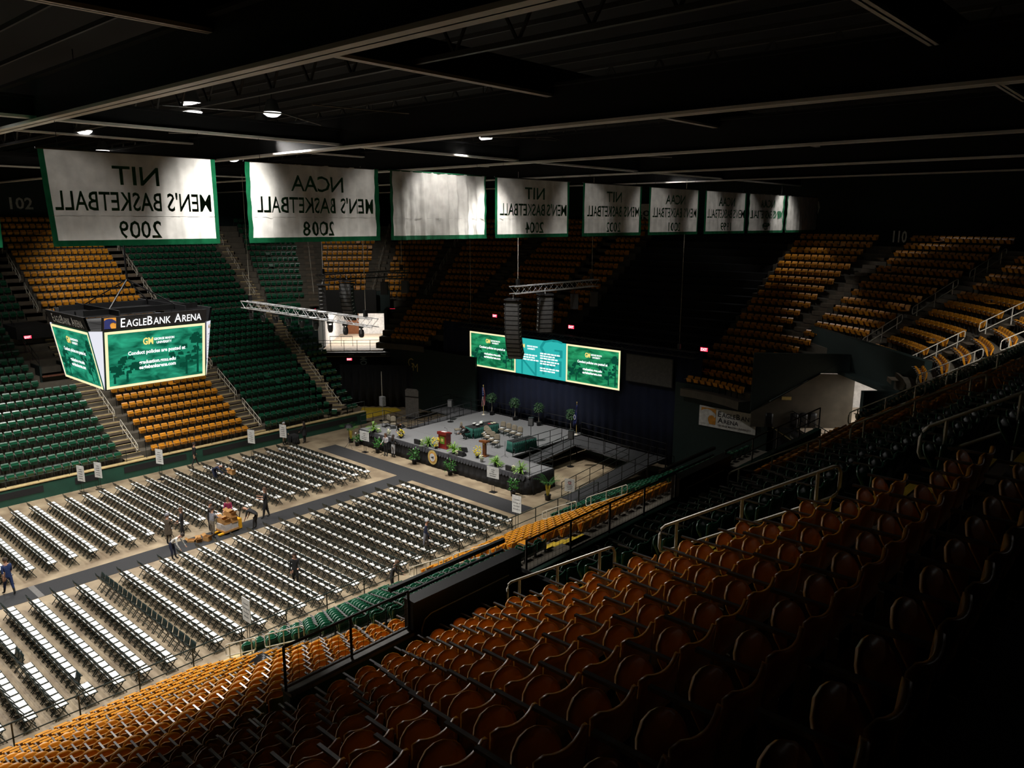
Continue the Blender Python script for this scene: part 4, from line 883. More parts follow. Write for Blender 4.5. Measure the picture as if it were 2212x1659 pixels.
for i in range(3): tag(MB().box((-10.75+.05*i, 32.6+.22*i, 1.965), (.22, .17, .02), M['cream'] if i else M['red'], .2*i).build('folder'), ('red', 'cream', 'second cream')[i]+' folder lying on the green table', 'folder')
t = thing('lectern', 'red wooden lectern with a seal panel at the stage front', 'lectern', (-10.45, 27.75, 1.2), .1)
b = MB(); b.b2((-.42, -.3, 0), (.42, .3, .08), M['wood']); b.b2((-.36, -.25, .08), (.36, .25, 1.0), M['wood']); b.build('body', t)
b = MB(); b.prism([(-.42, -.32, 1.0), (-.42, .32, 1.0), (-.42, .32, 1.1), (-.42, -.32, 1.2)], (.84, 0, 0), M['wood']); b.build('desk_top', t)
b = MB(); b.b2((-.2, -.265, .35), (.2, -.25, .85), M['fern']); b.b2((-.1, -.27, .5), (.1, -.264, .72), M['goldm']); b.build('seal_panel', t); MB().box((0, -.02, 1.17), (.4, .26, .02), M['white'], 0, Matrix.Rotation(-.15, 3, 'X')).build('paper', t)
b = MB(); b.tube([(.1, .2, 1.12), (.12, .1, 1.4), (.14, -.1, 1.5)], .01, M['black'], 5); b.ball((.14, -.12, 1.5), .03, M['black'], 6); b.build('microphone', t)
t = thing('pedestal_lectern', 'brown wooden pedestal lectern beside the yellow flowers', 'lectern', (-7.0, 28.2, 1.2), .15)
MB().b2((-.24, -.2, 0), (.24, .2, .06), M['wood2']).build('base', t); MB().b2((-.11, -.09, .06), (.11, .09, 1.0), M['wood2']).build('column', t)
b = MB(); b.prism([(-.3, -.24, 1.0), (-.3, .24, 1.0), (-.3, .24, 1.06), (-.3, -.24, 1.14)], (.6, 0, 0), M['wood2']); b.build('desk_top', t); MB().b2((-.06, -.1, .8), (.06, -.09, .92), M['goldm']).build('badge', t)
for i, (x, y, rz) in enumerate(((-12.55, 27.15, 0), (-8.8, 27.95, .6), (-8.2, 27.2, 0), (-3.65, 27.1, 0))):
    t = thing('stage_monitor', ('black wedge monitor beside the first fern cluster', 'round-backed black monitor near the red lectern', 'black wedge monitor at the stage edge', 'black wedge monitor near the far cream flowers')[i], 'speaker', (x, y, 1.2), rz)
    b = MB(); b.prism([(-.27, -.18, 0), (-.27, .2, 0), (-.27, .2, .12), (-.27, -.06, .34), (-.27, -.18, .34)], (.54, 0, 0), M['spk']); b.build('cabinet', t); MB().box((0, .09, .235), (.48, .3, .015), M['grille'], 0, Matrix.Rotation(-.7, 3, 'X')).build('grille', t)
def stand_spk(label, x, y, z, h=1.2):
    t = thing('stand_speaker', label, 'speaker', (x, y, z), pi+.5); MB().b2((-.18, -.16, h), (.18, .16, h+.6), M['spk']).build('cabinet', t); MB().b2((-.15, .16, h+.05), (.15, .175, h+.55), M['grille']).build('grille', t); MB().tube([(0, 0, 0), (0, 0, h)], .022, M['black']).build('pole', t); MB().lathe([(.25, 0), (.25, .02)], M['black']).build('base', t)
stand_spk('black speaker on a pole behind the second green table', -7.0, 33.0, 1.2); stand_spk('grey speaker on a pole over the narrow ramp', -3.6, 33.3, 0, 2.0); stand_spk('black speaker on a pole by the far stage ramp', -15.4, 33.0, 1.2)
t = thing('microphone_stand', 'thin black microphone stand near the end of the stage', 'microphone stand', (-5.9, 29.05, 1.2)); MB().tube([(0, 0, 0), (0, 0, 1.1)], .012, M['black']).build('pole', t)
for k in range(3): MB().tube([(0, 0, .12), (.28*cos(k*2.1), .28*sin(k*2.1), .01)], .01, M['black'], 4).build('leg', t)
# flags
t = thing('flag_on_pole', 'striped national flag hanging from a pole on the stage', 'flag', (-15.1, 36.45, 1.2)); MB().tube([(0, 0, .04), (0, 0, 2.4)], .02, M['goldm']).build('pole', t); MB().lathe([(.16, 0), (.14, .03), (.03, .08)], M['rail']).build('base', t); MB().ball((0, 0, 2.46), .05, M['goldm'], 6).build('finial', t)
for q in range(7):
    b = MB(); b.shell(lambda u, v: (-.02+.062*q*(.35+.65*v)+.05*sin(5*v+q)-.12*v, -.05-.03*sin(q*2.2), 2.3-1.62*v+(.1*q*v)*.35), 2, 10, (.062, -.02, 0), M['white'] if q % 2 else M['red']); b.build('stripe', t, True)
b = MB(); b.shell(lambda u, v: (-.04+.24*u*(.4+.6*v), -.1-.03*sin(u*7), 2.32-.75*v), 8, 6, (0, -.015, 0), M['fblue']); 
for q in range(9): b.box((.0+.07*(q % 3), -.135, 2.1-.18*(q//3)), (.03, .01, .03), M['white'])
b.build('canton', t, True)
t = thing('flag_on_pole', 'dark blue state flag with round seal beside the last stage tree', 'flag', (-5.75, 36.75, 1.2)); MB().tube([(0, 0, .04), (0, 0, 2.4)], .02, M['goldm']).build('pole', t); MB().lathe([(.16, 0), (.14, .03), (.03, .08)], M['rail']).build('base', t); MB().ball((0, 0, 2.46), .05, M['goldm'], 6).build('finial', t)
b = MB(); b.shell(lambda u, v: (-.3*v+.34*u*(.3+.7*v), -.04-.04*sin(u*9), 2.3-1.7*v+.25*u*v), 12, 8, (0, -.01, 0), M['fblue']); b.build('cloth', t, True)
b = MB(); b.add([(-.1+.11*cos(k*pi/8), -.12, 1.35+.2*sin(k*pi/8)) for k in range(16)], [tuple(range(16))], M['lgrey']); b.add([(-.1+.07*cos(k*pi/8), -.125, 1.35+.13*sin(k*pi/8)) for k in range(16)], [tuple(range(16))], M['fblue']); b.build('seal', t)

# ---------------------------------------------------------------- plants and flowers
def leafquad(b, p, d, L, wd, m, droop=.3):
    d = Vector(d).normalized(); sd = d.cross(Vector((0, 0, 1))); sd = sd.normalized() if sd.length > .01 else Vector((1, 0, 0)); p = Vector(p)
    a = p+d*L*.5+Vector((0, 0, .05*L)); e = p+d*L-Vector((0, 0, droop*L)); b.add([p, a+sd*wd/2, e, a-sd*wd/2, a+Vector((0, 0, -.04*L))], [(0, 1, 2, 4), (0, 4, 2, 3)], m)
def pot(t, r, h, m='black'):
    MB().lathe([(r*.8, 0), (r, h), (r*1.08, h), (r*1.08, h-.03), (r*.9, h-.04)], M[m], n=12).build('pot', t, True)
def floorplant(label, x, y, h, seed, bloom=True):
    rr = random.Random(seed); t = thing('potted_lily', label, 'plant', (x, y, 0)); pot(t, .17, .32); b = MB()
    for k in range(70):
        a = rr.random()*6.28; el = rr.uniform(-.1, 1.3); r = rr.uniform(.05, .26); z = .32+(h-.45)*rr.uniform(.05, .95); leafquad(b, (r*cos(a), r*sin(a), z), (cos(a)*cos(el), sin(a)*cos(el), sin(el)), rr.uniform(.2, .34), .11, M['leaf'], .25)
    b.build('foliage', t)
    if bloom:
        b = MB()
        for k in range(6): a = rr.random()*6.28; leafquad(b, (.2*cos(a), .2*sin(a), h-.2+rr.random()*.15), (cos(a)*.4, sin(a)*.4, 1), .14, .07, M['white'], 0)
        b.build('flowers', t)
for i, (x, y, h, lb) in enumerate(((-18.7, 26.35, 1.0, 'leafy potted plant beside the tall palm at the far stage corner'), (-16.1, 26.25, 1.15, 'leafy potted plant beside the two women at the stage'), (-12.05, 26.3, 1.15, 'leafy potted plant between the women and the seal'), (-8.4, 26.3, 1.15, 'leafy potted plant on the floor past the seal'), (-2.6, 26.2, 1.15, 'leafy potted plant near the rounded stage corner'))): floorplant(lb, x, y, h, i+3)
def fern(label, x, y, s, seed):
    rr = random.Random(seed); t = thing('potted_fern', label, 'plant', (x, y, 1.2)); pot(t, .13*s, .2); b = MB()
    for k in range(75):
        a = rr.random()*6.28; L = rr.uniform(.34, .52)*s; el = rr.uniform(.2, 1.4); p = Vector((0, 0, .2)); d = Vector((cos(a)*cos(el), sin(a)*cos(el), sin(el)))
        for q in range(4):
            leafquad(b, p, d, L*.36, .075, M['fern'], .1); p = p+d*L*.3; d = (d+Vector((0, 0, -.3))).normalized()
    b.build('fronds', t)
for i, (x, y, s, lb) in enumerate(((-17.4, 26.95, 1.1, 'bright green fern at the far front corner of the stage'), (-11.55, 27.2, 1.1, 'bright green fern left of the red lectern'), (-8.95, 27.2, 1.1, 'bright green fern right of the red lectern'), (-4.9, 27.1, 1.05, 'bright green fern above the white easel sign'), (-2.75, 27.1, 1.1, 'bright green fern at the rounded end of the stage'))): fern(lb, x, y, s, i+20)
def flowers(label, x, y, z, h, m, seed, n=60, lean=0):
    rr = random.Random(seed); t = thing('flower_arrangement', label, 'flowers', (x, y, z)); pot(t, .11, .18, 'dull' if False else 'black' if m == 'yel' else 'offwhite'); b = MB(); g = MB()
    for k in range(n):
        a = rr.random()*6.28; v = rr.random(); r = (.28 if m == 'yel' else .2)*math.sqrt(rr.random())*sin(.35+2.5*v*.9)*h/.7; z_ = .16+(h-.2)*v; b.ball((r*cos(a), r*sin(a), z_), .045, M[m], 5, .7)
        leafquad(g, (r*.6*cos(a), r*.6*sin(a), z_-.04), (cos(a), sin(a), .5), .16, .05, M['leaf'])
    b.build('blooms', t); g.build('foliage', t)
for i, (x, y, z, h, m_, lb) in enumerate(((-14.6, 27.25, 1.2, .72, 'yel', 'yellow flower arrangement being set by the bending woman'), (-10.75, 27.2, 1.2, .85, 'yel', 'yellow flower arrangement beside the red lectern'), (-7.1, 27.6, 1.2, .85, 'yel', 'yellow flower arrangement at the brown pedestal'), (-17.0, 27.1, 1.2, .4, 'cream', 'small cream flowers beside the corner fern'), (-15.75, 27.05, 1.2, .55, 'cream', 'cream flowers behind the women at the stage'),
        (-12.2, 27.15, 1.2, .42, 'cream', 'small cream flowers beside the wedge monitor'), (-8.45, 27.0, 1.2, .4, 'cream', 'small cream flowers beside the fern and monitors'), (-6.25, 27.15, 1.2, .5, 'cream', 'cream potted flowers in front of the brown pedestal'), (-3.35, 27.05, 1.2, .45, 'cream', 'small cream flowers near the last wedge monitor'))): flowers(lb, x, y, z, h, m_, i+40, 60 if m_ == 'yel' else 30)
def palm(label, x, y, h, seed):
    rr = random.Random(seed); t = thing('potted_palm', label, 'plant', (x, y, 0)); pot(t, .2, .36); c = MB(); b = MB()
    for k in range(16):
        a = rr.random()*6.28; tp = Vector((.16*cos(a), .16*sin(a), h*.5)); c.tube([(.06*cos(a), .06*sin(a), .3), tp], .014, M['cane'], 5); p = tp; d = Vector((cos(a)*.5, sin(a)*.5, 1)).normalized(); L = h*.55*rr.uniform(.7, 1)
        for q in range(9):
            n = p+d*L/9; sd = d.cross(Vector((0, 0, 1))).normalized(); 
            for s_ in (-1, 1): leafquad(b, p, d*.6+sd*s_*.8, .26*(1.1-q/12), .03, M['leaf'], .3)
            p = n; d = (d+Vector((cos(a)*.06, sin(a)*.06, -.14))).normalized()
    c.build('canes', t); b.build('fronds', t)
palm('tall palm with yellow canes at the rounded stage corner', -.5, 27.05, 1.95, 1); palm('tall palm at the far front corner of the stage', -19.8, 26.6, 1.9, 2)
for i, x in enumerate((-14.55, -12.0, -9.5, -6.35)):
    rr = random.Random(60+i); t = thing('potted_tree', f'round-crowned potted tree along the navy curtain, {ordw(i+1)} from the striped flag', 'tree', (x, 36.85, 1.2), i, 'potted trees at the back of the stage'); pot(t, .2, .32); MB().tube([(0, 0, .3), (.02, .01, .7), (0, 0, 1.2)], .028, M['trunk']).build('trunk', t); b = MB()
    for k in range(420):
        a, e, r = rr.random()*6.28, rr.uniform(-1.4, 1.5), (.38)*rr.random()**.35; leafquad(b, (r*cos(a)*cos(e), r*sin(a)*cos(e), 1.42+r*sin(e)*1.05), (cos(a), sin(a), rr.uniform(-.5, .6)), .15, .08, M['dleaf'])
    b.build('crown', t)

# ---------------------------------------------------------------- easel signs
def easel(label, x, y, rz, lines, zc, w=.62, h=1.0, legs=True):
    t = thing('easel_sign', label, 'sign', (x, y, 0), rz); MB().box((0, 0, zc), (w, .02, h), M['white']).build('board', t)
    for s_ in (-1, 1): MB().tube([(s_*.09, .02, .02), (s_*.09, .02, zc-h*.3)], .014, M['black'], 5).build('pole', t)
    MB().box((0, .02, .015), (.45, .36, .025), M['black']).build('base', t); b = MB(); n = len(lines)
    for i, l in enumerate(lines):
        z = zc+h*.36-(i+.6)*h*.74/n
        if l == 'O': b.add([(.10*cos(k*pi/8), -.012, z+.03+.10*sin(k*pi/8)) for k in range(16)], [tuple(range(16))], M['red']); b.add([(.06*cos(k*pi/8), -.014, z+.03+.06*sin(k*pi/8)) for k in range(16)], [tuple(range(16))], M['white']); b.box((0, -.015, z+.03), (.035, .004, .07), M['red'])
        elif l[0] == '-': b.box((0, -.012, z), (w*.8*len(l)/8, .004, .028), M['grille' if len(l) > 5 else 'ink'])
        else: text(b, l, (0, -.012, z-.02), (1, 0, 0), (0, 0, 1), .078, w*.82*min(1, len(l)/10), M['ink'], .01)
    b.build('lettering', t)
SG = .75     # signs turned towards the stands
LN = ['----', '-----', '-----', '------', '-----']
for i, (x, y, zc, lb) in enumerate(((-22.75, 8.3, 1.3, 'white easel sign at the field wall, nearest the audience end'), (-22.7, 9.3, 1.3, 'white easel sign at the field wall beside the first one'), (-21.8, 12.8, 1.58, 'tall white easel sign below the start of the gold block'), (-21.9, 19.45, 1.55, 'tall white easel sign below the end of the gold block'), (-22.35, 22.3, 1.3, 'white easel sign in front of the man in navy'))): easel(lb, x, y, .35, LN, zc)
easel('wide white board on a stand by the far palm', -16.9, 25.7, .1, ['---', '--', '------', '-----'], 1.25, .95, .72); easel('wide white board on a stand in front of the stage', -3.95, 25.8, .1, ['---', '--', '------', '-----'], 1.3, .95, .72)
CB = ['Costello', 'College of', 'Business']
easel('white bachelors sign at the end of the cross carpet', 1.35, 22.1, .1, CB+['Bachelors'], 1.58); easel('white masters sign inside the nearest chair rows', 1.3, 6.0, 0, CB+['Masters'], 1.58); easel('white notice with a red ring beside the long ramp', .9, 27.4, .4, ['---', 'O', '-----', '------', '-----', '----'], 1.2, .62, .8)
t = thing('light_tripod', 'black photo umbrella on a tripod by the far palm', 'tripod', (-18.6, 25.55, 0)); MB().tube([(0, 0, .2), (0, 0, 1.75)], .014, M['black'], 5).build('pole', t)
for k in range(3): MB().tube([(0, 0, .5), (.38*cos(k*2.1), .38*sin(k*2.1), .01)], .012, M['black'], 4).build('leg', t)
MB().lathe([(.03, .28), (.25, .18), (.36, 0), (.34, 0), (.23, .16)], M['black'], (0, 0, 1.65), 10).build('umbrella', t)

# ---------------------------------------------------------------- boxes and the pallet jack
def carton(label, x, y, z, rz, s=(.42, .32, .28), open_=True):
    t = thing('cardboard_box', label, 'box', (x, y, z), rz); b = MB(); w_, d_, h_ = s
    for (lo, hi) in (((-w_/2, -d_/2, 0), (w_/2, d_/2, .01)), ((-w_/2, -d_/2, 0), (-w_/2+.008, d_/2, h_)), ((w_/2-.008, -d_/2, 0), (w_/2, d_/2, h_)), ((-w_/2, -d_/2, 0), (w_/2, -d_/2+.008, h_)), ((-w_/2, d_/2-.008, 0), (w_/2, d_/2, h_))): b.b2(lo, hi, M['card'])
    b.build('body', t)
    for sx in (-1, 1): f = MB(); f.beam((sx*w_/2, 0, h_), (sx*(w_/2+.12), 0, h_+.1), d_*.95, .008, M['card']); f.build('flap', t)
JX, JY = -10.35, 11.35
t = thing('pallet_jack', 'yellow pallet jack standing on the long carpet', 'pallet jack', (JX, JY, 0), .15)
for s_ in (-1, 1): MB().b2((s_*.22-.08, -.75, .06), (s_*.22+.08, .5, .13), M['pallet']).build('fork', t)
b = MB(); b.b2((-.3, .5, .06), (.3, .72, .62), M['pallet']); b.build('body', t); b = MB(); b.tube([(0, .72, .3), (0, .95, 1.25)], .03, M['black']); b.tube([(-.14, .95, 1.25), (.14, .95, 1.25)], .025, M['black']); b.build('handle', t)
for s_ in (-1, 1): b = MB(); b.tube([(s_*.1-.04, .62, .09), (s_*.1+.04, .62, .09)], .09, M['black'], 10); b.build('wheel', t)
t = thing('wrapped_pallet', 'low pallet load wrapped in clear film on the jack', 'pallet', (JX, JY, .135), .15); MB().b2((-.42, -.45, 0), (.42, .45, .1), M['card']).build('pallet_base', t); MB().b2((-.38, -.42, .1), (.38, .42, .42), M['wrap']).build('wrapped_load', t)
for i, (dx, dy, dz, r) in enumerate(((-.2, -.2, .56, .1), (.2, -.18, .56, 0), (-.2, .2, .56, .2), (.2, .22, .56, .1), (-.12, .2, .85, .3), (.16, .2, .85, .1))): carton(f'open cardboard box on the pallet jack, {("front", "front outer", "rear", "rear outer", "top", "top outer")[i]} one', JX+dx, JY+dy, dz, r, (.38, .34, .27))
for i, (x, y, r) in enumerate(((-10.0, 10.0, .4), (-10.2, 9.62, -.3), (-10.5, 9.35, .9))): carton(f'{("opened", "flattened", "torn")[i]} cardboard box on the carpet beside the brown coat man', x, y, .013, r, (.36, .3, (.25, .14, .1)[i]))
carton('cardboard box held above the far chairs by a bending worker', -18.0, 15.75, .5, .3)

# ---------------------------------------------------------------- people
def person(label, x, y, z, rz, h=1.72, lean=0, legs=(.0, .0), armL=(.1, .3), armR=(.1, .3), cols=('cblack', 'tpants', 'skin', 'hair'), sleeve='long', hair='short', squat=0, coat=None, build=1.0, head_down=0):
    """legs: swing angles; arm: (upper arm forward angle, elbow bend)"""
    s = h/1.74; t = thing('person', label, 'person', (x, y, z), rz); V = Vector
    hip = V((0, -.18*sin(lean)-.1*squat, (.93-.45*squat)*s)); sp = V((0, sin(lean), cos(lean)))
    nodes = []; edges = []; kinds = []
    def nd(p, r, k, par): nodes.append((V(p), r*s*build if k in 'TL' else r*s)); kinds.append(k); i = len(nodes)-1; (edges.append((par, i)) if par is not None else None); return i
    pel = nd(hip, .125, 'L', None); wa = nd(hip+sp*.2*s, .115, 'T', pel); ch = nd(hip+sp*.40*s, .14, 'T', wa); ne = nd(hip+sp*.53*s, .055, 'S', ch)
    hv = V((0, sin(lean+head_down), cos(lean+head_down))); hb = hip+sp*.55*s
    h1 = nd(hb+hv*.07*s+V((0, .02, 0))*s, .078, 'S', ne); h2 = nd(hb+hv*.17*s+V((0, .025, 0))*s, .085, 'S', h1); h3 = nd(hb+hv*.235*s+V((0, .01, 0))*s, .05, 'S', h2)
    fw = V((0, cos(lean+head_down), -sin(lean+head_down)))
    nd(hb+hv*.12*s+fw*.125*s, .014, 'S', h2)
    for sd, (ua, eb) in ((-1, armL), (1, armR)):
        sh = nd(hip+sp*.46*s+V((sd*.175, 0, 0))*s, .062, 'T', ch); A = lean*.3
        d1 = V((sd*.14, sin(ua), -cos(ua))).normalized(); el = nodes[sh][0]+d1*.28*s; e = nd(el, .044, 'T', sh)
        d2 = V((sd*-.05, sin(ua+eb), -cos(ua+eb))).normalized(); wr = el+d2*.25*s; w_ = nd(wr, .027, 'A', e); pm = nd(wr+d2*.06*s, .032, 'H', w_)
        sx = V((1, 0, 0)); cu = V((0, sin(ua+eb+.5), -cos(ua+eb+.5)))
        for q in range(4):
            f0 = nd(wr+d2*.095*s+sx*(q-1.5)*.019*s, .0095, 'H', pm); f1 = nd(nodes[f0][0]+d2*(.03+.008*(q in (1, 2)))*s, .0085, 'H', f0); nd(nodes[f1][0]+cu*.03*s, .007, 'H', f1)
        th = nd(wr+d2*.05*s+sx*-sd*.035*s, .010, 'H', pm); nd(nodes[th][0]+(d2-sx*sd*.5)*.035*s, .008, 'H', th)
    for sd, a in ((-1, legs[0]), (1, legs[1])):
        hj = nd(hip+V((sd*.095, 0, -.06))*s, .098, 'L', pel); L = hip.z-.06*s
        if squat: kn = V((sd*.16*s, .38*s, hip.z-.02)); an = V((sd*.14*s, .05*s, .08*s))
        else: kn = V((sd*.10*s, nodes[hj][0].y*.5+sin(a)*.42*s+.02, L*.52)); an = V((sd*.10*s, nodes[hj][0].y*.2+sin(a)*.8*s, .08*s+abs(sin(a))*.03*(a < 0)))
        k = nd(kn, .062, 'L', hj); m_ = nd(kn.lerp(an, .35)+V((0, -.015, 0)), .056, 'L', k); n_ = nd(an, .042, 'F', m_); nd(an+V((sd*.02, .14, -.045))*s, .036, 'F', n_)
    me = bpy.data.meshes.new('body'); me.from_pydata([tuple(p) for p, _ in nodes], edges, []); o = bpy.data.objects.new('body', me); COL.objects.link(o)
    md = o.modifiers.new('skin', 'SKIN'); md.use_smooth_shade = True; sv = me.skin_vertices[0].data
    for i, (_, r) in enumerate(nodes):
        sv[i].radius = (r*(1.18 if kinds[i] == 'T' and i in (1, 2) else 1), r*(.82 if i in (1, 2) else 1)); sv[i].use_root = (i == 0)
    sb = o.modifiers.new('sub', 'SUBSURF'); sb.levels = 1; sb.render_levels = 1
    dg = bpy.context.evaluated_depsgraph_get(); m2 = bpy.data.meshes.new_from_object(o.evaluated_get(dg)); bpy.data.objects.remove(o); bpy.data.meshes.remove(me)
    o = bpy.data.objects.new('body', m2); COL.objects.link(o); o.parent = t
    top, bot, skin, hr = cols; cm = {'T': top, 'L': bot, 'S': skin, 'H': skin, 'A': top if sleeve == 'long' else skin, 'F': 'shoe'}; order = [top, bot, skin, 'shoe']
    m2.materials.clear()
    for c in order: m2.materials.append(M[c])
    segs = [(nodes[a][0], nodes[b][0], kinds[b], kinds[a]) for a, b in edges]; idx = []
    for p in m2.polygons:
        c = p.center; best = None
        for a, b, kb, ka in segs:
            ab = b-a; tt = max(0, min(1, (c-a).dot(ab)/max(1e-9, ab.length_squared))); d = (c-a-ab*tt).length
            kk = kb if tt > .45 or ka == 'L' and kb != 'T' else ka
            if sleeve != 'long' and kb == 'A' and ka == 'T' and tt > .1: kk = 'A'
            if best is None or d < best[0]: best = (d, kk)
        idx.append(order.index(cm[best[1]]))
    m2.polygons.foreach_set('material_index', idx); m2.polygons.foreach_set('use_smooth', [True]*len(idx)); m2.update()
    hc = nodes[h2][0]; hm = MB()
    if hair != 'bald':
        q = V((0, 0, 1)).rotation_difference(hv).to_matrix(); rr = .108*s
        pts = []; n = 10
        for i in range(5):
            for k in range(n):
                th = i*.42+.02; a = 2*pi*k/n; f_ = .75 if sin(a) > .3 and i > 2 else 1.0; pts.append(hc+q @ V((rr*sin(th*f_)*cos(a), rr*1.12*sin(th*f_)*sin(a)-.014*s, rr*1.12*cos(th*f_)+.01*s)))
        hm.add(pts, [(i*n+k, i*n+(k+1) % n, (i+1)*n+(k+1) % n, (i+1)*n+k) for i in range(4) for k in range(n)]+[tuple(range(n))], M[hr])
        if hair == 'long':
            bk = q @ V((0, -.075*s, -.02*s)); hm.shell(lambda u, v: hc+bk+V(((u-.5)*(.2+.06*v)*s, -.05*s*sin(pi*u)-.01, -.34*v*s)), 6, 4, (0, .05*s, 0), M[hr])
        if hair == 'pony': hm.tube([hc+q @ V((0, -.1*s, .03*s)), hc+q @ V((0, -.16*s, -.06*s)), hc+q @ V((0, -.14*s, -.22*s))], [.04*s, .045*s, .015*s], M[hr])
        hm.build('hair', t, True)
    ey = MB()
    for sd in (-1, 1): ey.ball(hc+fw*.083*s+V((sd*.032*s, 0, 0))-hv*.0*s, .011*s, M['ink'], 5)
    ey.build('eyes', t)
    er = MB()
    for sd in (-1, 1): er.ball(hc+V((sd*.09*s, 0, -.02*s)), .024*s, M[skin], 5, 1.4)
    er.build('ears', t)
    if coat:
        cb = MB(); up_ = hip+sp*.2*s; n = 12
        ring = [[(up_ if j == 0 else hip if j == 1 else V((0, hip.y, hip.z-.28*s)))+V((cos(2*pi*k/n)*r1*s, sin(2*pi*k/n)*r2*s, 0)) for k in range(n)] for j, (r1, r2) in enumerate(((.16, .13), (.2, .16), (.23, .19)))]
        cb.add([p for r_ in ring for p in r_], [(i*n+k, i*n+(k+1) % n, (i+1)*n+(k+1) % n, (i+1)*n+k) for i in range(2) for k in range(n)], M[coat]); cb.build('coat_hem', t, True)
    return t
UP = R(0)
person('man in blue scrubs walking at the picture edge on the carpet', -10.75, .95, .013, R(100), 1.78, .05, (.35, -.3), (-.2, .3), (.2, .4), ('scrub', 'scrub', 'skin', 'hair'), 'short')
person('man in a long brown coat seen from behind beside the carpet', -10.9, 8.35, 0, R(20), 1.76, 0, (0, 0), (.4, 1.3), (.4, 1.3), ('brown', 'tpants', 'skin', 'grey'), coat='brown')
person('long-haired woman in a black jacket beside the brown coat', -11.45, 9.35, 0, R(165), 1.66, .03, (.15, -.1), (.2, .9), (.1, .3), ('cblack', 'cblack', 'skin', 'hairb'), hair='long')
person('person in grey shirt and tan trousers leaning at the pallet jack', -10.05, 10.35, .013, R(10), 1.74, .12, (.05, -.05), (.6, .6), (.6, .6), ('grey', 'tpants', 'skin', 'hair'), 'short', 'pony')
person('dark-dressed person behind the grey shirt at the boxes', -11.15, 10.75, 0, R(-40), 1.68, .15, (0, 0), (.4, .8), (.4, .8), ('cblack', 'cblack', 'skin', 'hair'), hair='short')
person('woman in a red plaid shirt with long hair at the boxes', -11.1, 11.85, 0, R(-130), 1.66, .05, (0, .05), (.3, .9), (.3, .9), ('plaid', 'cblack', 'skin', 'hairb'), hair='long')
person('bald man in black bending over the first chair', -9.6, 12.5, .013, R(130), 1.74, 1.15, (.05, -.05), (.2, .2), (.1, .3), ('cblack', 'cblack', 'skin', 'hair'), 'short', 'bald')
person('large long-haired person in a black t-shirt on the carpet', -10.6, 13.85, .013, R(150), 1.82, 0, (.2, -.2), (.3, 1.6), (.3, 1.6), ('cblack', 'cblack', 'skin', 'hairb'), 'short', 'long', build=1.25)
person('person in a white shirt bending beside the aisle chairs', -8.95, 7.75, 0, R(-50), 1.72, 1.0, (.05, -.05), (.4, .2), (.1, .4), ('wshirt', 'cnavy', 'skin', 'hair'), 'long', 'short')
person('person in a black jacket walking along the far field wall', -22.8, 15.6, 0, R(0), 1.72, .04, (.4, -.35), (.2, .4), (-.3, .3), ('cblack', 'cblack', 'skin', 'hair'))
person('worker in dark clothes bending over the far chairs', -18.6, 15.0, 0, R(-60), 1.72, 1.2, (0, 0), (.7, .3), (.7, .3), ('cnavy', 'cnavy', 'skin', 'hair'), head_down=.3)
person('man in navy jacket and khakis by the far field wall', -22.95, 22.75, 0, R(-75), 1.78, 0, (0, 0), (.1, .5), (.2, .9), ('cnavy', 'khaki', 'skin', 'lgrey'))
person('woman in a long black coat at the black draped table', -22.3, 24.1, 0, R(115), 1.68, 0, (0, 0), (.2, .8), (.2, .8), ('cblack', 'cblack', 'skin', 'hair'), hair='long', coat='cblack')
person('long-haired woman in a black vest standing among the chairs', -1.9, 10.22, 0, R(-130), 1.66, 0, (.1, -.1), (.2, 1.2), (.05, .2), ('cblack', 'cblack', 'skin', 'hair'), hair='long')
person('grey-haired man in a dark suit walking between chair rows', -.35, 16.95, 0, R(-50), 1.76, .12, (.2, -.2), (-.1, .4), (.2, .3), ('cnavy', 'grey', 'skin', 'lgrey'))
person('red-haired person in black bending over bags at the barrier', 2.1, 12.75, 0, R(-30), 1.68, .3, (0, 0), (.5, .7), (.5, .7), ('cblack', 'cblack', 'skin', 'hairb'), hair='long', head_down=.4)
person('woman in a grey blouse with her back to the stage', -15.05, 26.2, 0, R(200), 1.7, 0, (0, 0), (.3, 1.4), (.2, 1.0), ('blouse', 'cblack', 'skin', 'hairb'), hair='long')
person('woman in black top and grey trousers facing the stage', -14.35, 26.3, 0, R(10), 1.68, .05, (0, 0), (.3, .9), (.5, .9), ('cblack', 'lgrey', 'skin', 'hair'), hair='long')
person('woman in black bending over the yellow flowers on stage', -14.85, 27.6, 1.2, R(-165), 1.66, 1.15, (0, .1), (.5, .3), (.2, .6), ('cblack', 'cblack', 'skin', 'hair'), hair='long', squat=.25)
person('person in black crouching in front of the green table', -10.95, 30.35, 1.2, R(170), 1.68, .9, (0, 0), (.8, .3), (.6, .5), ('cblack', 'cblack', 'skin', 'hair'), hair='short', squat=.75, head_down=.3)
draped('small black draped table by the far field wall', (-22.7, 23.35), (.55, .6), 0, 0, 'bcloth'); 
t = thing('camera_bag', 'black camera bag hanging on a tripod at the barrier', 'bag', (2.8, 13.4, 0)); MB().lathe([(.16, .05), (.2, .15), (.17, .4), (.08, .46)], M['blackm'], n=10).build('body', t); MB().tube([(-.12, 0, .4), (0, 0, .75), (.12, 0, .4)], .012, M['black'], 5).build('strap', t); MB().tube([(.15, .1, 0), (.1, .1, 1.5)], .014, M['black'], 5).build('tripod_leg', t)
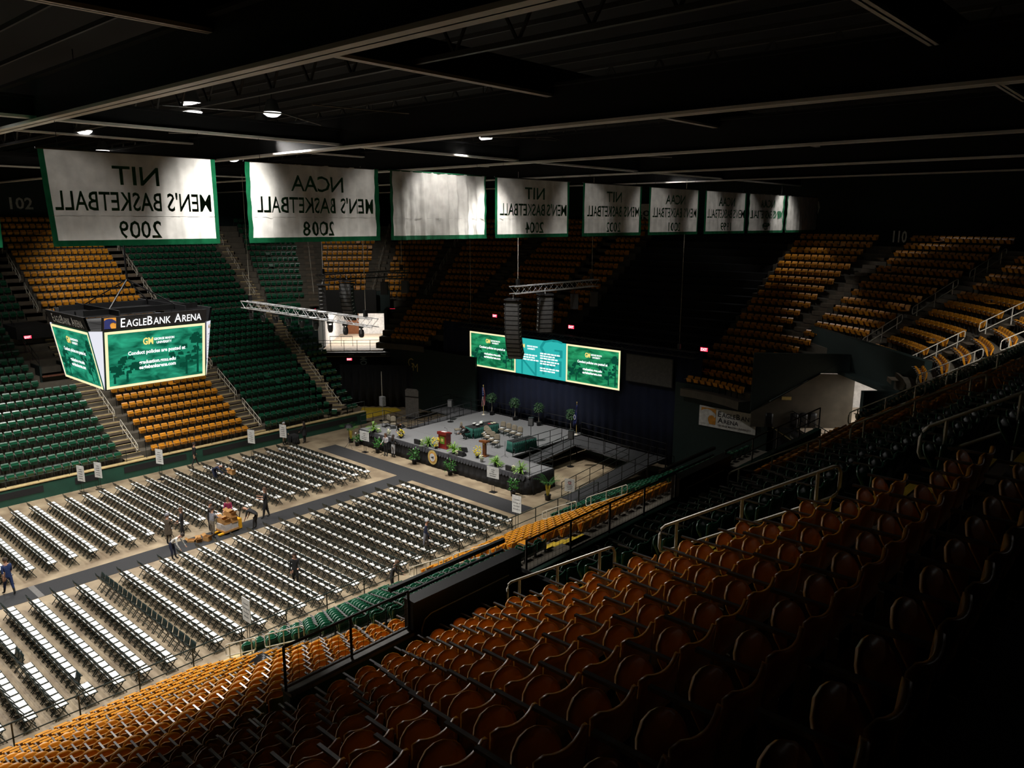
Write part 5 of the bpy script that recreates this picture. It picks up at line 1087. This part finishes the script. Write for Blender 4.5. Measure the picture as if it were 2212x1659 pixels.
# caution tape and a black bag on the front seats
b = MB(); b.shell(lambda u, v: (6.1+.8*u, 10.7+1.2*u, 2.85+.1*u-.12*sin(pi*u)+.07*v), 14, 2, (0, .004, 0), M['yellow']); tag(b.build('caution_tape'), 'yellow caution tape strung across the front gold seats', 'tape')
b = MB(); b.shell(lambda u, v: (9.6+.9*u, 1.5+.5*v, 4.65+.4*u+.22*sin(pi*u)*sin(pi*v)+.04*sin(9*u)*sin(7*v)), 12, 10, (0, 0, -.05), M['black']); tag(b.build('rubbish_bag'), 'crumpled black plastic bag lying on the gold seats', 'bag')
# black stacked chairs and notice in the near corner entrance
for i, (x, y) in enumerate(((9.6, 35.3), (10.7, 36.3), (11.1, 36.7), (11.5, 37.1))):
    t = thing('folded_chair', f'glossy black folded chair against the dark corner wall, {ordw(i+1)} from the sign', 'chair', (x, y, 4.75), .6, 'black chairs in the corner entrance'); b = MB(); b.shell(lambda u, v: ((2*u-1)*.22, .05*v, .1+.85*v-.06*(2*u-1)**2*v), 5, 4, (0, .06, 0), M['black']); b.build('seat', t, True)
    for sx in (-1, 1): MB().tube([(sx*.22, .1, 0), (sx*.2, .1, .9)], .016, M['black'], 5).build('leg', t)
mb = MB(); mb.prism([(8.6, 35.0, 4.75), (13.2, 38.6, 4.75), (13.2, 38.6, 8.0), (11.6, 37.4, 8.0), (8.6, 35.0, 5.6)], (-.1, .14, 0), M['terrace']); mb.prism([(8.5, 35.1, 5.7), (11.6, 37.5, 8.05), (13.0, 38.6, 8.05), (13.0, 38.6, 9.2), (8.5, 35.1, 9.2)], (-.1, .14, 0), M['dwall']); struct('wall_corner_side', mb)  # upper dark sheet added to hide the lit concourse behind the wall
tag(MB().box((10.2, 36.15, 6.55), (.55, .03, .2), M['goldm'], .66).build('wall_notice'), 'small yellow notice plate on the dark corner wall', 'notice')

# ---------------------------------------------------------------- roof steel and lamps
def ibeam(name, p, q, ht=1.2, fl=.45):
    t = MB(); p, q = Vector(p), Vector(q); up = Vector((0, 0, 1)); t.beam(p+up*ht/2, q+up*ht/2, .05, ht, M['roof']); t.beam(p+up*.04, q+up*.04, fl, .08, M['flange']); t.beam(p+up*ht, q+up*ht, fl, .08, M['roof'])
    return struct(name, t)
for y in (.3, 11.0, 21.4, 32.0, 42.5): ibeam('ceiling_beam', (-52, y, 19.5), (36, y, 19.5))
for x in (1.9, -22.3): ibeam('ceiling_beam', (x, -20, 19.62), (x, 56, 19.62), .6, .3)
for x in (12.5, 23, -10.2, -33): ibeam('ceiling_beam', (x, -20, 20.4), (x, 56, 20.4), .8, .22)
mb = MB()
for k in range(46): y = -18+k*1.65; mb.beam((-52, y, 22.3), (36, y, 22.3), .07, .14, M['purlin'])
struct('ceiling_purlins', mb)
mb = MB(); rr = random.Random(11)
for (y) in (5.6, 16.2, 26.7, 37.2):
    mb.beam((-50, y, 20.6), (34, y, 20.6), .12, .12, M['purlin']); mb.beam((-50, y, 22.2), (34, y, 22.2), .12, .12, M['purlin'])
    for k in range(42): x = -50+2*k; mb.beam((x, y, 20.6), (x+1, y, 22.2), .06, .06, M['purlin']); mb.beam((x+1, y, 22.2), (x+2, y, 20.6), .06, .06, M['purlin'])
struct('ceiling_truss', mb)
mb = MB()
for k in range(14):
    x, y = rr.uniform(-6, 14), rr.uniform(2, 30); mb.tube([(x, y, 20.4), (x+rr.uniform(-2, 2), y+rr.uniform(1, 5), 20.5), (x+rr.uniform(-1, 3), y+6, 20.3)], .025, M['steel'], 5)
o = struct('ceiling_conduit', mb)
t = None
for i, (x, y, z, tg, p, s) in enumerate(LAMPS):  # housings are built at the added spots too
    t = thing('ceiling_lamp', 'bright ceiling lamp housing hanging in the roof steel', 'lamp', (x, y, z), 0, 'lamps in the roof steel')
    MB().lathe([(.12, .55), (.2, .5), (.34, .02), (.36, 0), (.33, 0), (.18, .45)], M['steel'], n=12).build('housing', t, True); MB().lathe([(.02, -.14), (.2, -.11), (.33, -.02), (.36, .05)], M['lamp'], n=12).build('lens', t); MB().tube([(0, 0, .5), (0, 0, 22.2-z)], .02, M['black'], 4).build('stem', t)
